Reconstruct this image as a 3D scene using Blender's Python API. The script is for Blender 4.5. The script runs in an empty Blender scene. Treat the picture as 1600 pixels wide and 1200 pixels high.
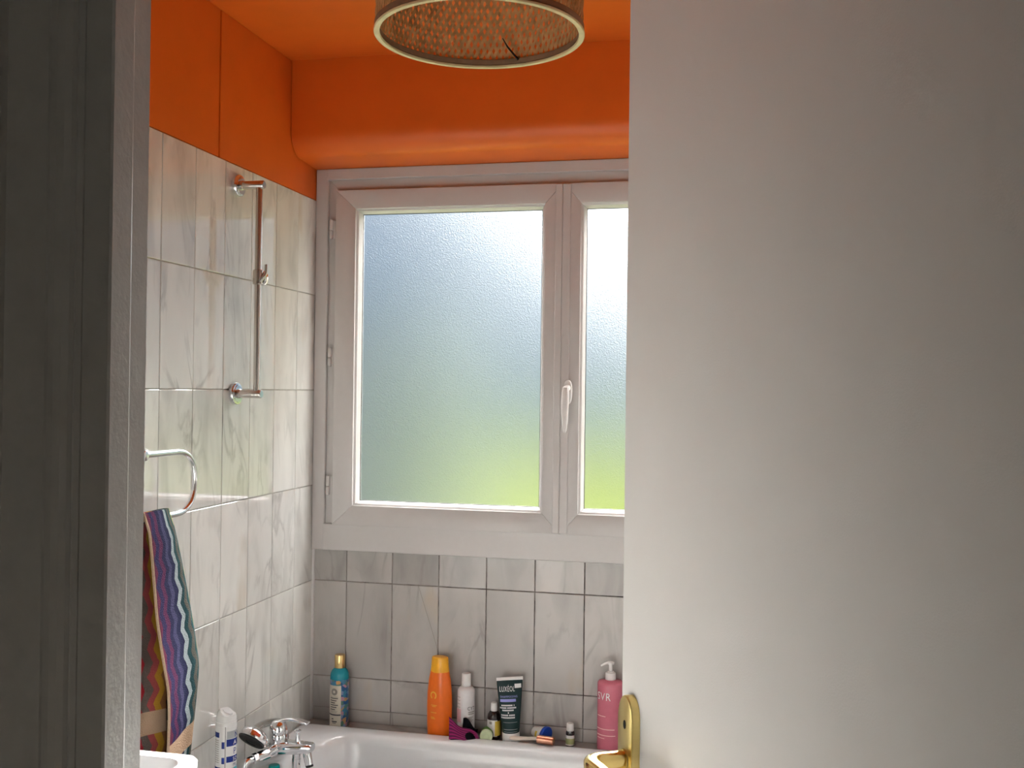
import bpy, bmesh, math, random
from mathutils import Vector, Matrix
random.seed(7)
S = bpy.context.scene
COL = S.collection
PI = math.pi

# ------------------------------------------------------------------ camera
CAM = Vector((1.3319, -3.0612, 1.6036))
YAW, PITCH, ROLL, FPX = -0.2236, 0.0059, 0.0127, 1627.3
fw = Vector((math.sin(YAW) * math.cos(PITCH), math.cos(YAW) * math.cos(PITCH), math.sin(PITCH)))
rt = fw.cross(Vector((0, 0, 1))).normalized()
up = rt.cross(fw)
r2 = rt * math.cos(ROLL) + up * math.sin(ROLL)
u2 = -rt * math.sin(ROLL) + up * math.cos(ROLL)
cam = bpy.data.cameras.new('camera')
cam.sensor_fit = 'HORIZONTAL'
cam.sensor_width = 36.0
cam.lens = FPX / 1600 * 36.0
cam.clip_start = 0.02
cam.clip_end = 500
cam_o = bpy.data.objects.new('camera', cam)
COL.objects.link(cam_o)
cam_o.matrix_world = Matrix((
    (r2.x, u2.x, -fw.x, CAM.x),
    (r2.y, u2.y, -fw.y, CAM.y),
    (r2.z, u2.z, -fw.z, CAM.z),
    (0, 0, 0, 1)))
S.camera = cam_o

# ------------------------------------------------------------------ world, sun, exposure
W = bpy.data.worlds.new('sky')
S.world = W
W.use_nodes = True
wn = W.node_tree
wn.nodes.clear()
SUN_AZ, SUN_EL = math.radians(3.0), math.radians(22.0)    # azimuth from +y towards +x
sdir = Vector((math.sin(SUN_AZ) * math.cos(SUN_EL), math.cos(SUN_AZ) * math.cos(SUN_EL), math.sin(SUN_EL)))


def sky_world():
    """clear blue sky, paler to the horizon, with the bright haze round the sun"""
    N, L = wn.nodes, wn.links
    tc = N.new('ShaderNodeTexCoord')
    sp = N.new('ShaderNodeSeparateXYZ'); L.new(tc.outputs['Generated'], sp.inputs[0])
    grad = N.new('ShaderNodeValToRGB')
    els = grad.color_ramp.elements
    els[0].position = 0.0; els[0].color = (0.17, 0.35, 0.57, 1)
    els[1].position = 0.14; els[1].color = (0.12, 0.31, 0.62, 1)
    e = els.new(0.7); e.color = (0.10, 0.25, 0.48, 1)
    L.new(sp.outputs[2], grad.inputs[0])
    dt = N.new('ShaderNodeVectorMath'); dt.operation = 'DOT_PRODUCT'
    nm = N.new('ShaderNodeVectorMath'); nm.operation = 'NORMALIZE'
    L.new(tc.outputs['Generated'], nm.inputs[0]); L.new(nm.outputs[0], dt.inputs[0])
    dt.inputs[1].default_value = sdir
    mxm = N.new('ShaderNodeMath'); mxm.operation = 'MAXIMUM'; mxm.inputs[1].default_value = 0.0
    L.new(dt.outputs['Value'], mxm.inputs[0])
    pw = N.new('ShaderNodeMath'); pw.operation = 'POWER'; pw.inputs[1].default_value = HALO_K
    L.new(mxm.outputs[0], pw.inputs[0])
    ml = N.new('ShaderNodeMath'); ml.operation = 'MULTIPLY'; ml.inputs[1].default_value = HALO_A
    L.new(pw.outputs[0], ml.inputs[0])
    bg1 = N.new('ShaderNodeBackground'); bg1.inputs['Strength'].default_value = SKY_GAIN
    L.new(grad.outputs[0], bg1.inputs[0])
    bg2 = N.new('ShaderNodeBackground'); bg2.inputs[0].default_value = (1.0, 0.98, 0.94, 1)
    L.new(ml.outputs[0], bg2.inputs['Strength'])
    ad = N.new('ShaderNodeAddShader'); L.new(bg1.outputs[0], ad.inputs[0]); L.new(bg2.outputs[0], ad.inputs[1])
    out = N.new('ShaderNodeOutputWorld'); L.new(ad.outputs[0], out.inputs[0])


SKY_GAIN, HALO_K, HALO_A = 0.43, 70.0, 34.0
sky_world()
sun = bpy.data.lights.new('sun', 'SUN')
sun.energy = 30.0
sun.angle = math.radians(1.5)
sun.color = (1.0, 0.975, 0.96)
sun_o = bpy.data.objects.new('sun', sun)
COL.objects.link(sun_o)
sun_o.rotation_euler = sdir.to_track_quat('Z', 'Y').to_euler()
sun_o.location = (3, 12, 8)

S.view_settings.view_transform = 'Standard'
S.view_settings.look = 'None'
S.view_settings.exposure = 0.36
S.view_settings.gamma = 1.0
S.view_settings.use_curve_mapping = False
S.cycles.max_bounces = 8
S.cycles.diffuse_bounces = 4
S.cycles.glossy_bounces = 4
S.cycles.transmission_bounces = 8
S.cycles.transparent_max_bounces = 12
S.cycles.caustics_refractive = True
S.cycles.caustics_reflective = False
S.cycles.use_adaptive_sampling = True
S.cycles.adaptive_threshold = 0.04
S.cycles.adaptive_min_samples = 32
S.cycles.blur_glossy = 6.0
S.cycles.use_guiding = True
S.cycles.use_surface_guiding = True
S.cycles.guiding_training_samples = 24
S.cycles.sample_clamp_indirect = 20.0

# ------------------------------------------------------------------ material helpers
MATS = {}


def new_mat(name):
    m = bpy.data.materials.new(name)
    m.use_nodes = True
    m.node_tree.nodes.clear()
    out = m.node_tree.nodes.new('ShaderNodeOutputMaterial')
    MATS[name] = m
    return m, m.node_tree.nodes, m.node_tree.links, out


def ramp(N, L, fac, stops, interp='LINEAR'):
    r = N.new('ShaderNodeValToRGB')
    r.color_ramp.interpolation = interp
    els = r.color_ramp.elements
    while len(els) < len(stops):
        els.new(0.5)
    for e, (p, c) in zip(els, stops):
        e.position = p
        e.color = (c[0], c[1], c[2], 1) if not isinstance(c, (int, float)) else (c, c, c, 1)
    L.new(fac, r.inputs[0])
    return r.outputs[0]


def pbr(name, color, rough=0.5, metal=0.0, noise=0.04, nscale=60.0, bump=0.0, bscale=200.0, spec=0.5,
        trans=0.0, coat=0.0, sss=0.0, alpha=1.0, ior=1.45):
    m, N, L, out = new_mat(name)
    b = N.new('ShaderNodeBsdfPrincipled')
    L.new(b.outputs[0], out.inputs[0])
    tc = N.new('ShaderNodeTexCoord')
    nz = N.new('ShaderNodeTexNoise')
    nz.inputs['Scale'].default_value = nscale
    nz.inputs['Detail'].default_value = 4
    L.new(tc.outputs['Object'], nz.inputs['Vector'])
    c0 = [max(0, c * (1 - noise)) for c in color]
    c1 = [min(1, c * (1 + noise)) for c in color]
    L.new(ramp(N, L, nz.outputs[0], [(0.3, c0), (0.7, c1)]), b.inputs['Base Color'])
    b.inputs['Roughness'].default_value = rough
    b.inputs['Metallic'].default_value = metal
    b.inputs['Specular IOR Level'].default_value = spec
    b.inputs['Transmission Weight'].default_value = trans
    b.inputs['Coat Weight'].default_value = coat
    b.inputs['IOR'].default_value = ior
    if sss:
        b.inputs['Subsurface Weight'].default_value = sss
        b.inputs['Subsurface Radius'].default_value = (0.02, 0.01, 0.01)
    if bump:
        nb = N.new('ShaderNodeTexNoise')
        nb.inputs['Scale'].default_value = bscale
        nb.inputs['Detail'].default_value = 3
        L.new(tc.outputs['Object'], nb.inputs['Vector'])
        bp = N.new('ShaderNodeBump')
        bp.inputs['Strength'].default_value = bump
        bp.inputs['Distance'].default_value = 0.002
        L.new(nb.outputs[0], bp.inputs['Height'])
        L.new(bp.outputs[0], b.inputs['Normal'])
    return m


def marble(name, base, vein, rough=0.07, ior=1.5):
    m, N, L, out = new_mat(name)
    b = N.new('ShaderNodeBsdfPrincipled')
    L.new(b.outputs[0], out.inputs[0])
    tc = N.new('ShaderNodeTexCoord')
    oi = N.new('ShaderNodeObjectInfo')
    mul = N.new('ShaderNodeMath'); mul.operation = 'MULTIPLY'; mul.inputs[1].default_value = 37.0
    L.new(oi.outputs['Random'], mul.inputs[0])
    add = N.new('ShaderNodeVectorMath'); add.operation = 'ADD'
    L.new(tc.outputs['Object'], add.inputs[0]); L.new(mul.outputs[0], add.inputs[1])
    mp = N.new('ShaderNodeMapping')
    mp.inputs['Scale'].default_value = (1.0, 1.0, 0.35)
    mp.inputs['Rotation'].default_value = (0.35, 0.35, 0.0)
    L.new(add.outputs[0], mp.inputs['Vector'])
    # soft clouding
    n1 = N.new('ShaderNodeTexNoise'); n1.inputs['Scale'].default_value = 11; n1.inputs['Detail'].default_value = 6
    n1.inputs['Distortion'].default_value = 0.6
    L.new(mp.outputs[0], n1.inputs['Vector'])
    cloud = ramp(N, L, n1.outputs[0], [(0.28, [c * 0.78 for c in base]), (0.52, base), (0.75, [min(1, c * 1.06) for c in base])])
    # thin veins: band around 0.5 of a distorted noise
    n2 = N.new('ShaderNodeTexNoise'); n2.inputs['Scale'].default_value = 6.5; n2.inputs['Detail'].default_value = 5
    n2.inputs['Distortion'].default_value = 1.4
    L.new(mp.outputs[0], n2.inputs['Vector'])
    vmask = ramp(N, L, n2.outputs[0], [(0.46, 0.0), (0.497, 1.0), (0.503, 1.0), (0.54, 0.0)])
    n3 = N.new('ShaderNodeTexNoise'); n3.inputs['Scale'].default_value = 5.0
    L.new(add.outputs[0], n3.inputs['Vector'])
    gate = ramp(N, L, n3.outputs[0], [(0.45, 0.0), (0.68, 0.42)])
    mm = N.new('ShaderNodeMath'); mm.operation = 'MULTIPLY'
    L.new(vmask, mm.inputs[0]); L.new(gate, mm.inputs[1])
    mx = N.new('ShaderNodeMix'); mx.data_type = 'RGBA'
    L.new(mm.outputs[0], mx.inputs[0]); L.new(cloud, mx.inputs[6])
    mx.inputs[7].default_value = (*vein, 1)
    # ochre patches, few
    n4 = N.new('ShaderNodeTexNoise'); n4.inputs['Scale'].default_value = 9.0; n4.inputs['Detail'].default_value = 3
    L.new(mp.outputs[0], n4.inputs['Vector'])
    och = ramp(N, L, n4.outputs[0], [(0.66, 0.0), (0.78, 0.35)])
    mx2 = N.new('ShaderNodeMix'); mx2.data_type = 'RGBA'
    L.new(och, mx2.inputs[0]); L.new(mx.outputs[2], mx2.inputs[6])
    mx2.inputs[7].default_value = (0.55, 0.40, 0.22, 1)
    hs = N.new('ShaderNodeHueSaturation')
    mr = N.new('ShaderNodeMapRange')
    mr.inputs[3].default_value = 0.9; mr.inputs[4].default_value = 1.06
    L.new(oi.outputs['Random'], mr.inputs[0]); L.new(mr.outputs[0], hs.inputs['Value'])
    L.new(mx2.outputs[2], hs.inputs['Color'])
    L.new(hs.outputs[0], b.inputs['Base Color'])
    b.inputs['Roughness'].default_value = rough
    b.inputs['IOR'].default_value = ior
    return m


def grout(name, clean, mould, lo, hi, gx=0.0):
    m, N, L, out = new_mat(name)
    b = N.new('ShaderNodeBsdfPrincipled')
    L.new(b.outputs[0], out.inputs[0])
    tc = N.new('ShaderNodeTexCoord')
    nz = N.new('ShaderNodeTexNoise'); nz.inputs['Scale'].default_value = 26; nz.inputs['Detail'].default_value = 5
    L.new(tc.outputs['Object'], nz.inputs['Vector'])
    sp = N.new('ShaderNodeSeparateXYZ'); L.new(tc.outputs['Object'], sp.inputs[0])
    mad = N.new('ShaderNodeMath'); mad.operation = 'MULTIPLY_ADD'
    mad.inputs[1].default_value = gx
    L.new(sp.outputs[0], mad.inputs[0]); L.new(nz.outputs[0], mad.inputs[2])
    L.new(ramp(N, L, mad.outputs[0], [(lo, clean), (hi, mould)]), b.inputs['Base Color'])
    b.inputs['Roughness'].default_value = 0.9
    return m


marble('marble_tile', (0.87, 0.86, 0.82), (0.30, 0.28, 0.27), 0.04, 2.1)
marble('marble_shaded', (0.50, 0.475, 0.455), (0.24, 0.21, 0.20), 0.22)  # same marble as the tiles, with the back wall's shade put into its colour
grout('grout_pale', (0.50, 0.47, 0.42), (0.34, 0.31, 0.27), 0.4, 0.75)
grout('grout_mould', (0.33, 0.29, 0.26), (0.025, 0.017, 0.016), 0.56, 0.80, 0.30)
pbr('orange_paint', (0.78, 0.150, 0.014), 0.42, noise=0.03, nscale=12, bump=0.12, bscale=260)
pbr('white_plastic', (0.64, 0.615, 0.605), 0.32, noise=0.01, bump=0.03, bscale=500)
pbr('white_gloss', (0.74, 0.745, 0.76), 0.12, noise=0.01, coat=0.3)
pbr('door_paint', (0.86, 0.85, 0.835), 0.45, noise=0.015, nscale=6, bump=0.12, bscale=420)
pbr('jamb_paint', (0.84, 0.83, 0.82), 0.32, noise=0.03, nscale=40, bump=0.35, bscale=120)
pbr('hall_paint', (0.50, 0.50, 0.48), 0.6, noise=0.02)
pbr('hall_floor_wood', (0.18, 0.13, 0.085), 0.5, noise=0.2, nscale=9)
pbr('bath_floor', (0.45, 0.45, 0.44), 0.4, noise=0.08, nscale=8)
pbr('gasket', (0.03, 0.03, 0.032), 0.6)
pbr('chrome', (0.80, 0.81, 0.83), 0.06, 1.0, noise=0.01)
pbr('steel_satin', (0.62, 0.60, 0.57), 0.22, 1.0, noise=0.03)
pbr('brass', (0.78, 0.62, 0.25), 0.30, 1.0, noise=0.04)
pbr('brass_polished', (0.88, 0.66, 0.25), 0.12, 1.0, noise=0.03)
pbr('copper', (0.90, 0.45, 0.30), 0.22, 1.0, noise=0.03)
pbr('gold_cap', (0.85, 0.62, 0.28), 0.25, 1.0, noise=0.03)
pbr('black_rubber', (0.015, 0.017, 0.018), 0.5)
pbr('dark_hole', (0.01, 0.008, 0.006), 0.7)
pbr('bamboo', (0.68, 0.41, 0.18), 0.55, noise=0.25, nscale=45)
pbr('bamboo_dark', (0.30, 0.19, 0.11), 0.6, noise=0.15, nscale=40)
pbr('bamboo_rim', (0.80, 0.68, 0.40), 0.4, noise=0.10, nscale=30)
pbr('teal_plastic', (0.01, 0.28, 0.36), 0.25)
pbr('teal_cap', (0.0, 0.33, 0.33), 0.3)
pbr('cream_label', (0.66, 0.60, 0.50), 0.5)
pbr('dark_print', (0.05, 0.05, 0.06), 0.5)
pbr('grey_print', (0.30, 0.27, 0.24), 0.5)
pbr('orange_plastic', (0.92, 0.17, 0.008), 0.28, sss=0.0)
pbr('yellow_plastic', (0.95, 0.45, 0.02), 0.3)
pbr('yellow_print', (0.95, 0.50, 0.06), 0.4)
pbr('white_cap', (0.85, 0.83, 0.82), 0.3)
pbr('bottle_white', (0.80, 0.77, 0.78), 0.25)
pbr('pink_label', (0.80, 0.52, 0.56), 0.4)
pbr('amber_dark', (0.02, 0.012, 0.012), 0.12, coat=0.4)
pbr('paper_white', (0.75, 0.74, 0.72), 0.5)
pbr('label_yellow', (0.66, 0.48, 0.06), 0.5)
pbr('label_green', (0.36, 0.38, 0.18), 0.5)
pbr('tube_green', (0.010, 0.034, 0.036), 0.40, spec=0.3)
pbr('lilac_print', (0.33, 0.34, 0.75), 0.5)
pbr('white_print', (0.85, 0.85, 0.85), 0.5)
pbr('pale_green', (0.58, 0.66, 0.42), 0.35)
pbr('green_jar', (0.10, 0.22, 0.04), 0.25)
pbr('blue_lid', (0.01, 0.07, 0.50), 0.35)
pbr('pale_handle', (0.78, 0.67, 0.58), 0.4)
pbr('pink_bottle', (0.80, 0.22, 0.30), 0.14, trans=0.25)
pbr('pink_print', (0.92, 0.62, 0.58), 0.4)
pbr('can_white', (0.80, 0.80, 0.80), 0.22, noise=0.01)
pbr('can_blue', (0.012, 0.03, 0.22), 0.25)
pbr('can_grey', (0.40, 0.42, 0.44), 0.3)
pbr('can_aqua', (0.05, 0.42, 0.52), 0.3)
pbr('red_sticker', (0.50, 0.07, 0.03), 0.35)
pbr('lawn', (0.122, 0.150, 0.004), 1.0, spec=0.0, noise=0.35, nscale=0.6)
pbr('hedge_leaf', (0.68, 0.76, 0.72), 1.0, spec=0.0, noise=0.4, nscale=2)
pbr('outer_wall', (0.55, 0.52, 0.47), 0.9)
pbr('beige_hem', (0.34, 0.235, 0.16), 0.9, noise=0.15, nscale=300)


def frosted():
    m, N, L, out = new_mat('frosted_glass')
    tc = N.new('ShaderNodeTexCoord')
    vo = N.new('ShaderNodeTexNoise')
    vo.inputs['Scale'].default_value = 290
    vo.inputs['Detail'].default_value = 2
    L.new(tc.outputs['Object'], vo.inputs['Vector'])
    bp = N.new('ShaderNodeBump')
    bp.inputs['Strength'].default_value = 0.95
    bp.inputs['Distance'].default_value = 0.002
    L.new(vo.outputs[0], bp.inputs['Height'])
    rf = N.new('ShaderNodeBsdfRefraction')
    rf.distribution = 'BECKMANN'
    rf.inputs['IOR'].default_value = 1.15
    rf.inputs['Roughness'].default_value = 0.74
    rf.inputs['Color'].default_value = (0.95, 0.97, 0.96, 1)
    L.new(bp.outputs[0], rf.inputs['Normal'])
    tr = N.new('ShaderNodeBsdfTranslucent')
    tr.inputs['Color'].default_value = (0.80, 0.84, 0.84, 1)
    mx = N.new('ShaderNodeMixShader')
    mx.inputs[0].default_value = 0.016
    L.new(rf.outputs[0], mx.inputs[1]); L.new(tr.outputs[0], mx.inputs[2])
    gl = N.new('ShaderNodeBsdfGlossy')
    gl.inputs['Roughness'].default_value = 0.15
    L.new(bp.outputs[0], gl.inputs['Normal'])
    m2 = N.new('ShaderNodeMixShader'); m2.inputs[0].default_value = 0.04
    L.new(mx.outputs[0], m2.inputs[1]); L.new(gl.outputs[0], m2.inputs[2])
    L.new(m2.outputs[0], out.inputs[0])
    return m


frosted()
m_, N_, L_, o_ = new_mat('clear_glass')
t_ = N_.new('ShaderNodeBsdfTransparent'); t_.inputs[0].default_value = (0.97, 0.98, 0.975, 1)
L_.new(t_.outputs[0], o_.inputs[0])


def flowers():
    m, N, L, out = new_mat('floral_print')
    b = N.new('ShaderNodeBsdfPrincipled'); L.new(b.outputs[0], out.inputs[0])
    tc = N.new('ShaderNodeTexCoord')
    v = N.new('ShaderNodeTexVoronoi'); v.inputs['Scale'].default_value = 95
    L.new(tc.outputs['Object'], v.inputs['Vector'])
    sp = N.new('ShaderNodeSeparateColor'); L.new(v.outputs['Color'], sp.inputs[0])
    L.new(ramp(N, L, sp.outputs[0], [(0.0, (0.02, 0.10, 0.26)), (0.3, (0.05, 0.22, 0.36)), (0.52, (0.22, 0.28, 0.45)),
                                      (0.7, (0.55, 0.30, 0.12)), (0.8, (0.10, 0.22, 0.18)), (0.9, (0.50, 0.25, 0.32))], 'CONSTANT'),
          b.inputs['Base Color'])
    b.inputs['Roughness'].default_value = 0.3


flowers()


def stripes(name, scale, c0, c1, axis=0):
    m, N, L, out = new_mat(name)
    b = N.new('ShaderNodeBsdfPrincipled'); L.new(b.outputs[0], out.inputs[0])
    uv = N.new('ShaderNodeUVMap')
    sp = N.new('ShaderNodeSeparateXYZ'); L.new(uv.outputs[0], sp.inputs[0])
    mu = N.new('ShaderNodeMath'); mu.operation = 'MULTIPLY'; mu.inputs[1].default_value = scale
    L.new(sp.outputs[axis], mu.inputs[0])
    fr = N.new('ShaderNodeMath'); fr.operation = 'FRACT'; L.new(mu.outputs[0], fr.inputs[0])
    L.new(ramp(N, L, fr.outputs[0], [(0.0, c0), (0.45, c0), (0.55, c1), (0.95, c1)]), b.inputs['Base Color'])
    b.inputs['Roughness'].default_value = 0.9


stripes('striped_mitt', 6, (0.30, 0.01, 0.12), (0.10, 0.004, 0.05), 1)
pbr('black_cloth', (0.006, 0.006, 0.009), 0.95, spec=0.1)


def towel_mat():
    m, N, L, out = new_mat('zigzag_towel')
    b = N.new('ShaderNodeBsdfPrincipled'); L.new(b.outputs[0], out.inputs[0])
    uv = N.new('ShaderNodeUVMap')
    sp = N.new('ShaderNodeSeparateXYZ'); L.new(uv.outputs[0], sp.inputs[0])
    U, V = sp.outputs[0], sp.outputs[1]

    def M(op, a, bb=None):
        n = N.new('ShaderNodeMath'); n.operation = op
        for i, q in enumerate((a, bb)):
            if q is None: continue
            if isinstance(q, (int, float)): n.inputs[i].default_value = q
            else: L.new(q, n.inputs[i])
        return n.outputs[0]
    # u in metres along the cloth, v in metres above the hem; stripes run up and zigzag sideways
    zig = M('PINGPONG', V, 0.030)
    tcn = N.new('ShaderNodeTexNoise'); tcn.inputs['Scale'].default_value = 30
    L.new(uv.outputs[0], tcn.inputs['Vector'])
    s = M('ADD', M('ADD', U, M('MULTIPLY', zig, 0.42)), M('MULTIPLY', tcn.outputs[0], 0.012))
    f = M('MULTIPLY', M('SUBTRACT', s, 0.040), 1 / 0.50)
    cols = [(0.22, 0.015, 0.02), (0.10, 0.07, 0.055), (0.24, 0.012, 0.018), (0.09, 0.07, 0.06), (0.26, 0.05, 0.05), (0.34, 0.18, 0.02), (0.20, 0.08, 0.03),
            (0.02, 0.012, 0.009), (0.008, 0.02, 0.014), (0.007, 0.007, 0.01), (0.02, 0.02, 0.018), (0.008, 0.008, 0.014), (0.012, 0.03, 0.025), (0.006, 0.006, 0.010), (0.02, 0.025, 0.02), (0.006, 0.02, 0.02),  # near-black run inside the fold: its shade put into the cloth colour
            (0.006, 0.030, 0.033), (0.05, 0.05, 0.04), (0.20, 0.18, 0.02), (0.006, 0.033, 0.036), (0.06, 0.055, 0.045), (0.006, 0.033, 0.038), (0.22, 0.25, 0.26),
            (0.006, 0.007, 0.034), (0.032, 0.030, 0.075), (0.006, 0.006, 0.032), (0.055, 0.008, 0.035), (0.012, 0.008, 0.042), (0.07, 0.008, 0.025), (0.030, 0.012, 0.055), (0.085, 0.012, 0.035)]
    base = ramp(N, L, f, [(i / len(cols), c) for i, c in enumerate(cols)], 'CONSTANT')
    # flat woven band near the hem
    inb = M('MULTIPLY', M('GREATER_THAN', V, 0.085), M('LESS_THAN', V, 0.135))
    inb = M('MAXIMUM', inb, M('LESS_THAN', V, 0.006))
    mx = N.new('ShaderNodeMix'); mx.data_type = 'RGBA'
    L.new(inb, mx.inputs[0]); L.new(base, mx.inputs[6]); mx.inputs[7].default_value = (0.36, 0.24, 0.16, 1)
    L.new(mx.outputs[2], b.inputs['Base Color'])
    b.inputs['Roughness'].default_value = 0.95
    b.inputs['Specular IOR Level'].default_value = 0.05
    nb = N.new('ShaderNodeTexNoise'); nb.inputs['Scale'].default_value = 420
    tc = N.new('ShaderNodeTexCoord'); L.new(tc.outputs['Object'], nb.inputs['Vector'])
    bp = N.new('ShaderNodeBump'); bp.inputs['Strength'].default_value = 0.7; bp.inputs['Distance'].default_value = 0.003
    L.new(nb.outputs[0], bp.inputs['Height']); L.new(bp.outputs[0], b.inputs['Normal'])


towel_mat()

# ------------------------------------------------------------------ mesh helpers


def obj(name, bm, mat, parent=None, smooth=False, loc=None):
    me = bpy.data.meshes.new(name)
    bmesh.ops.recalc_face_normals(bm, faces=bm.faces)
    bm.to_mesh(me); bm.free()
    mats = mat if isinstance(mat, (list, tuple)) else [mat]
    for q in mats:
        me.materials.append(MATS[q])
    if smooth:
        for p in me.polygons: p.use_smooth = True
        me.set_sharp_from_angle(angle=math.radians(38))
    o = bpy.data.objects.new(name, me)
    COL.objects.link(o)
    if parent: o.parent = parent
    if loc: o.location = loc
    return o


def thing(name, label, cat, loc=(0, 0, 0), rotz=0.0, group=None):
    o = bpy.data.objects.new(name, None)
    o.empty_display_size = 0.05
    COL.objects.link(o)
    o.location = loc; o.rotation_euler = (0, 0, rotz)
    o['label'] = label; o['category'] = cat
    if group: o['group'] = group
    return o


def tag(o, label, cat, group=None):
    o['label'] = label; o['category'] = cat
    if group: o['group'] = group
    return o


def struct(o):
    o['kind'] = 'structure'
    return o


def NB(): return bmesh.new()


def box(bm, x0, x1, y0, y1, z0, z1, bev=0.0, seg=1):
    r = bmesh.ops.create_cube(bm, size=1.0)
    vs = r['verts']
    for v in vs:
        v.co = Vector(((x0 + x1) / 2 + v.co.x * (x1 - x0), (y0 + y1) / 2 + v.co.y * (y1 - y0), (z0 + z1) / 2 + v.co.z * (z1 - z0)))
    if bev:
        es = list({e for v in vs for e in v.link_edges})
        bmesh.ops.bevel(bm, geom=es, offset=bev, segments=seg, affect='EDGES', profile=0.5)
    return bm


def bx(*a, **k): return box(NB(), *a, **k)


def loft(bm, loops, cap0=True, cap1=True, closed=True):
    rows = [[bm.verts.new(p) for p in lp] for lp in loops]
    n = len(rows[0])
    for a, b in zip(rows, rows[1:]):
        for i in range(n if closed else n - 1):
            j = (i + 1) % n
            bm.faces.new((a[i], a[j], b[j], b[i]))
    if closed and cap0: bm.faces.new(rows[0][::-1])
    if closed and cap1: bm.faces.new(rows[-1])
    return rows


def ell(rx, ry, z, n=32, cx=0, cy=0, p=2.0):
    out = []
    for i in range(n):
        a = 2 * PI * i / n
        c, s = math.cos(a), math.sin(a)
        out.append((cx + rx * math.copysign(abs(c) ** (2 / p), c), cy + ry * math.copysign(abs(s) ** (2 / p), s), z))
    return out


def lathe(prof, n=32):
    bm = NB()
    loft(bm, [ell(max(r, 1e-5), max(r, 1e-5), z, n) for r, z in prof])
    return bm


def tube(bm, pts, rad, n=12, caps=True, closed=False):
    pts = [Vector(p) for p in pts]
    rads = rad if isinstance(rad, (list, tuple)) else [rad] * len(pts)
    k = len(pts)
    loops = []
    prev = None
    for i, p in enumerate(pts):
        if closed: t = pts[(i + 1) % k] - pts[i - 1]
        elif i == 0: t = pts[1] - p
        elif i == k - 1: t = p - pts[-2]
        else: t = (pts[i + 1] - p).normalized() + (p - pts[i - 1]).normalized()
        t.normalize()
        if prev is None:
            a = Vector((0, 0, 1)) if abs(t.z) < 0.9 else Vector((1, 0, 0))
            u = t.cross(a).normalized()
        else:
            u = (prev - t * prev.dot(t)).normalized()
        prev = u
        w = t.cross(u)
        loops.append([p + (u * math.cos(2 * PI * j / n) + w * math.sin(2 * PI * j / n)) * rads[i] for j in range(n)])
    if closed:
        loops.append(loops[0])
        rows = [[bm.verts.new(q) for q in lp] for lp in loops[:-1]]
        rows.append(rows[0])
        for a, b in zip(rows, rows[1:]):
            for i in range(n):
                bm.faces.new((a[i], a[(i + 1) % n], b[(i + 1) % n], b[i]))
    else:
        loft(bm, loops, caps, caps)
    return bm


def smooth_pts(pts, sub=6):
    pts = [Vector(p) for p in pts]
    out = []
    for i in range(len(pts) - 1):
        p0 = pts[max(i - 1, 0)]; p1 = pts[i]; p2 = pts[i + 1]; p3 = pts[min(i + 2, len(pts) - 1)]
        for s in range(sub):
            t = s / sub
            out.append(0.5 * ((2 * p1) + (p2 - p0) * t + (2 * p0 - 5 * p1 + 4 * p2 - p3) * t * t + (3 * p1 - p0 - 3 * p2 + p3) * t ** 3))
    out.append(pts[-1])
    return out


def prism(poly, axis, a, b, bm=None):
    """polygon in the two other axes extruded along axis from a to b"""
    bm = bm or NB()
    def P(q, h):
        if axis == 'z': return (q[0], q[1], h)
        if axis == 'y': return (q[0], h, q[1])
        return (h, q[0], q[1])
    loft(bm, [[P(q, a) for q in poly], [P(q, b) for q in poly]])
    return bm


def wrap_patch(bm, R, a0, a1, z0, z1, n=10, off=0.0004, ry=None):
    """curved label on a round bottle; angle 0 faces local -y, positive to the right"""
    ry = ry or R
    lo, hi = [], []
    for i in range(n + 1):
        a = math.radians(a0 + (a1 - a0) * i / n) - PI / 2
        x, y = (R + off) * math.cos(a), (ry + off) * math.sin(a)
        lo.append(bm.verts.new((x, y, z0))); hi.append(bm.verts.new((x, y, z1)))
    for i in range(n):
        bm.faces.new((lo[i], lo[i + 1], hi[i + 1], hi[i]))
    return bm


def text_bm(txt, size, fn, align='CENTER', sx=1.0):
    cu = bpy.data.curves.new('lettering', 'FONT')
    cu.body = txt; cu.size = size; cu.space_character = 1.12; cu.align_x = align; cu.resolution_u = 3
    o = bpy.data.objects.new('lettering', cu)
    COL.objects.link(o)
    dg = bpy.context.evaluated_depsgraph_get()
    me = bpy.data.meshes.new_from_object(o.evaluated_get(dg))
    bm = NB(); bm.from_mesh(me)
    bpy.data.objects.remove(o); bpy.data.curves.remove(cu); bpy.data.meshes.remove(me)
    for v in bm.verts:
        v.co = Vector(fn(v.co.x * sx, v.co.y))
    return bm


def wrap_fn(R, a0, z0, off=0.0007, ry=None):
    ry = ry or R
    def f(x, y):
        a = math.radians(a0) + x / R - PI / 2
        return ((R + off) * math.cos(a), (ry + off) * math.sin(a), z0 + y)
    return f


# ------------------------------------------------------------------ the shell of the room
RX = 1.68            # right wall
ZC = 2.573           # ceiling
TOP = 2.192          # top of the tiling
TH = 0.298           # tile height
LEDGE = 0.564        # shelf behind the bath
FY0, FY1 = -2.222, -2.156   # door wall, hall face and bathroom face
HX0, HX1, HY = -0.55, 2.6, -4.1

struct(obj('floor', bx(-0.012, RX, FY1, 0.0, -0.1, 0.0), 'bath_floor'))
hf = struct(obj('floor_hall', bx(HX0, HX1, HY, FY1, -0.1, 0.0), 'hall_floor_wood'))
struct(obj('ceiling', bx(-0.2, RX + 0.1, FY1, 0.25, ZC, ZC + 0.1), 'orange_paint'))
struct(obj('ceiling_hall', bx(HX0 - 0.1, HX1 + 0.1, HY - 0.1, FY1, ZC, ZC + 0.1), 'hall_paint'))

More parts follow.
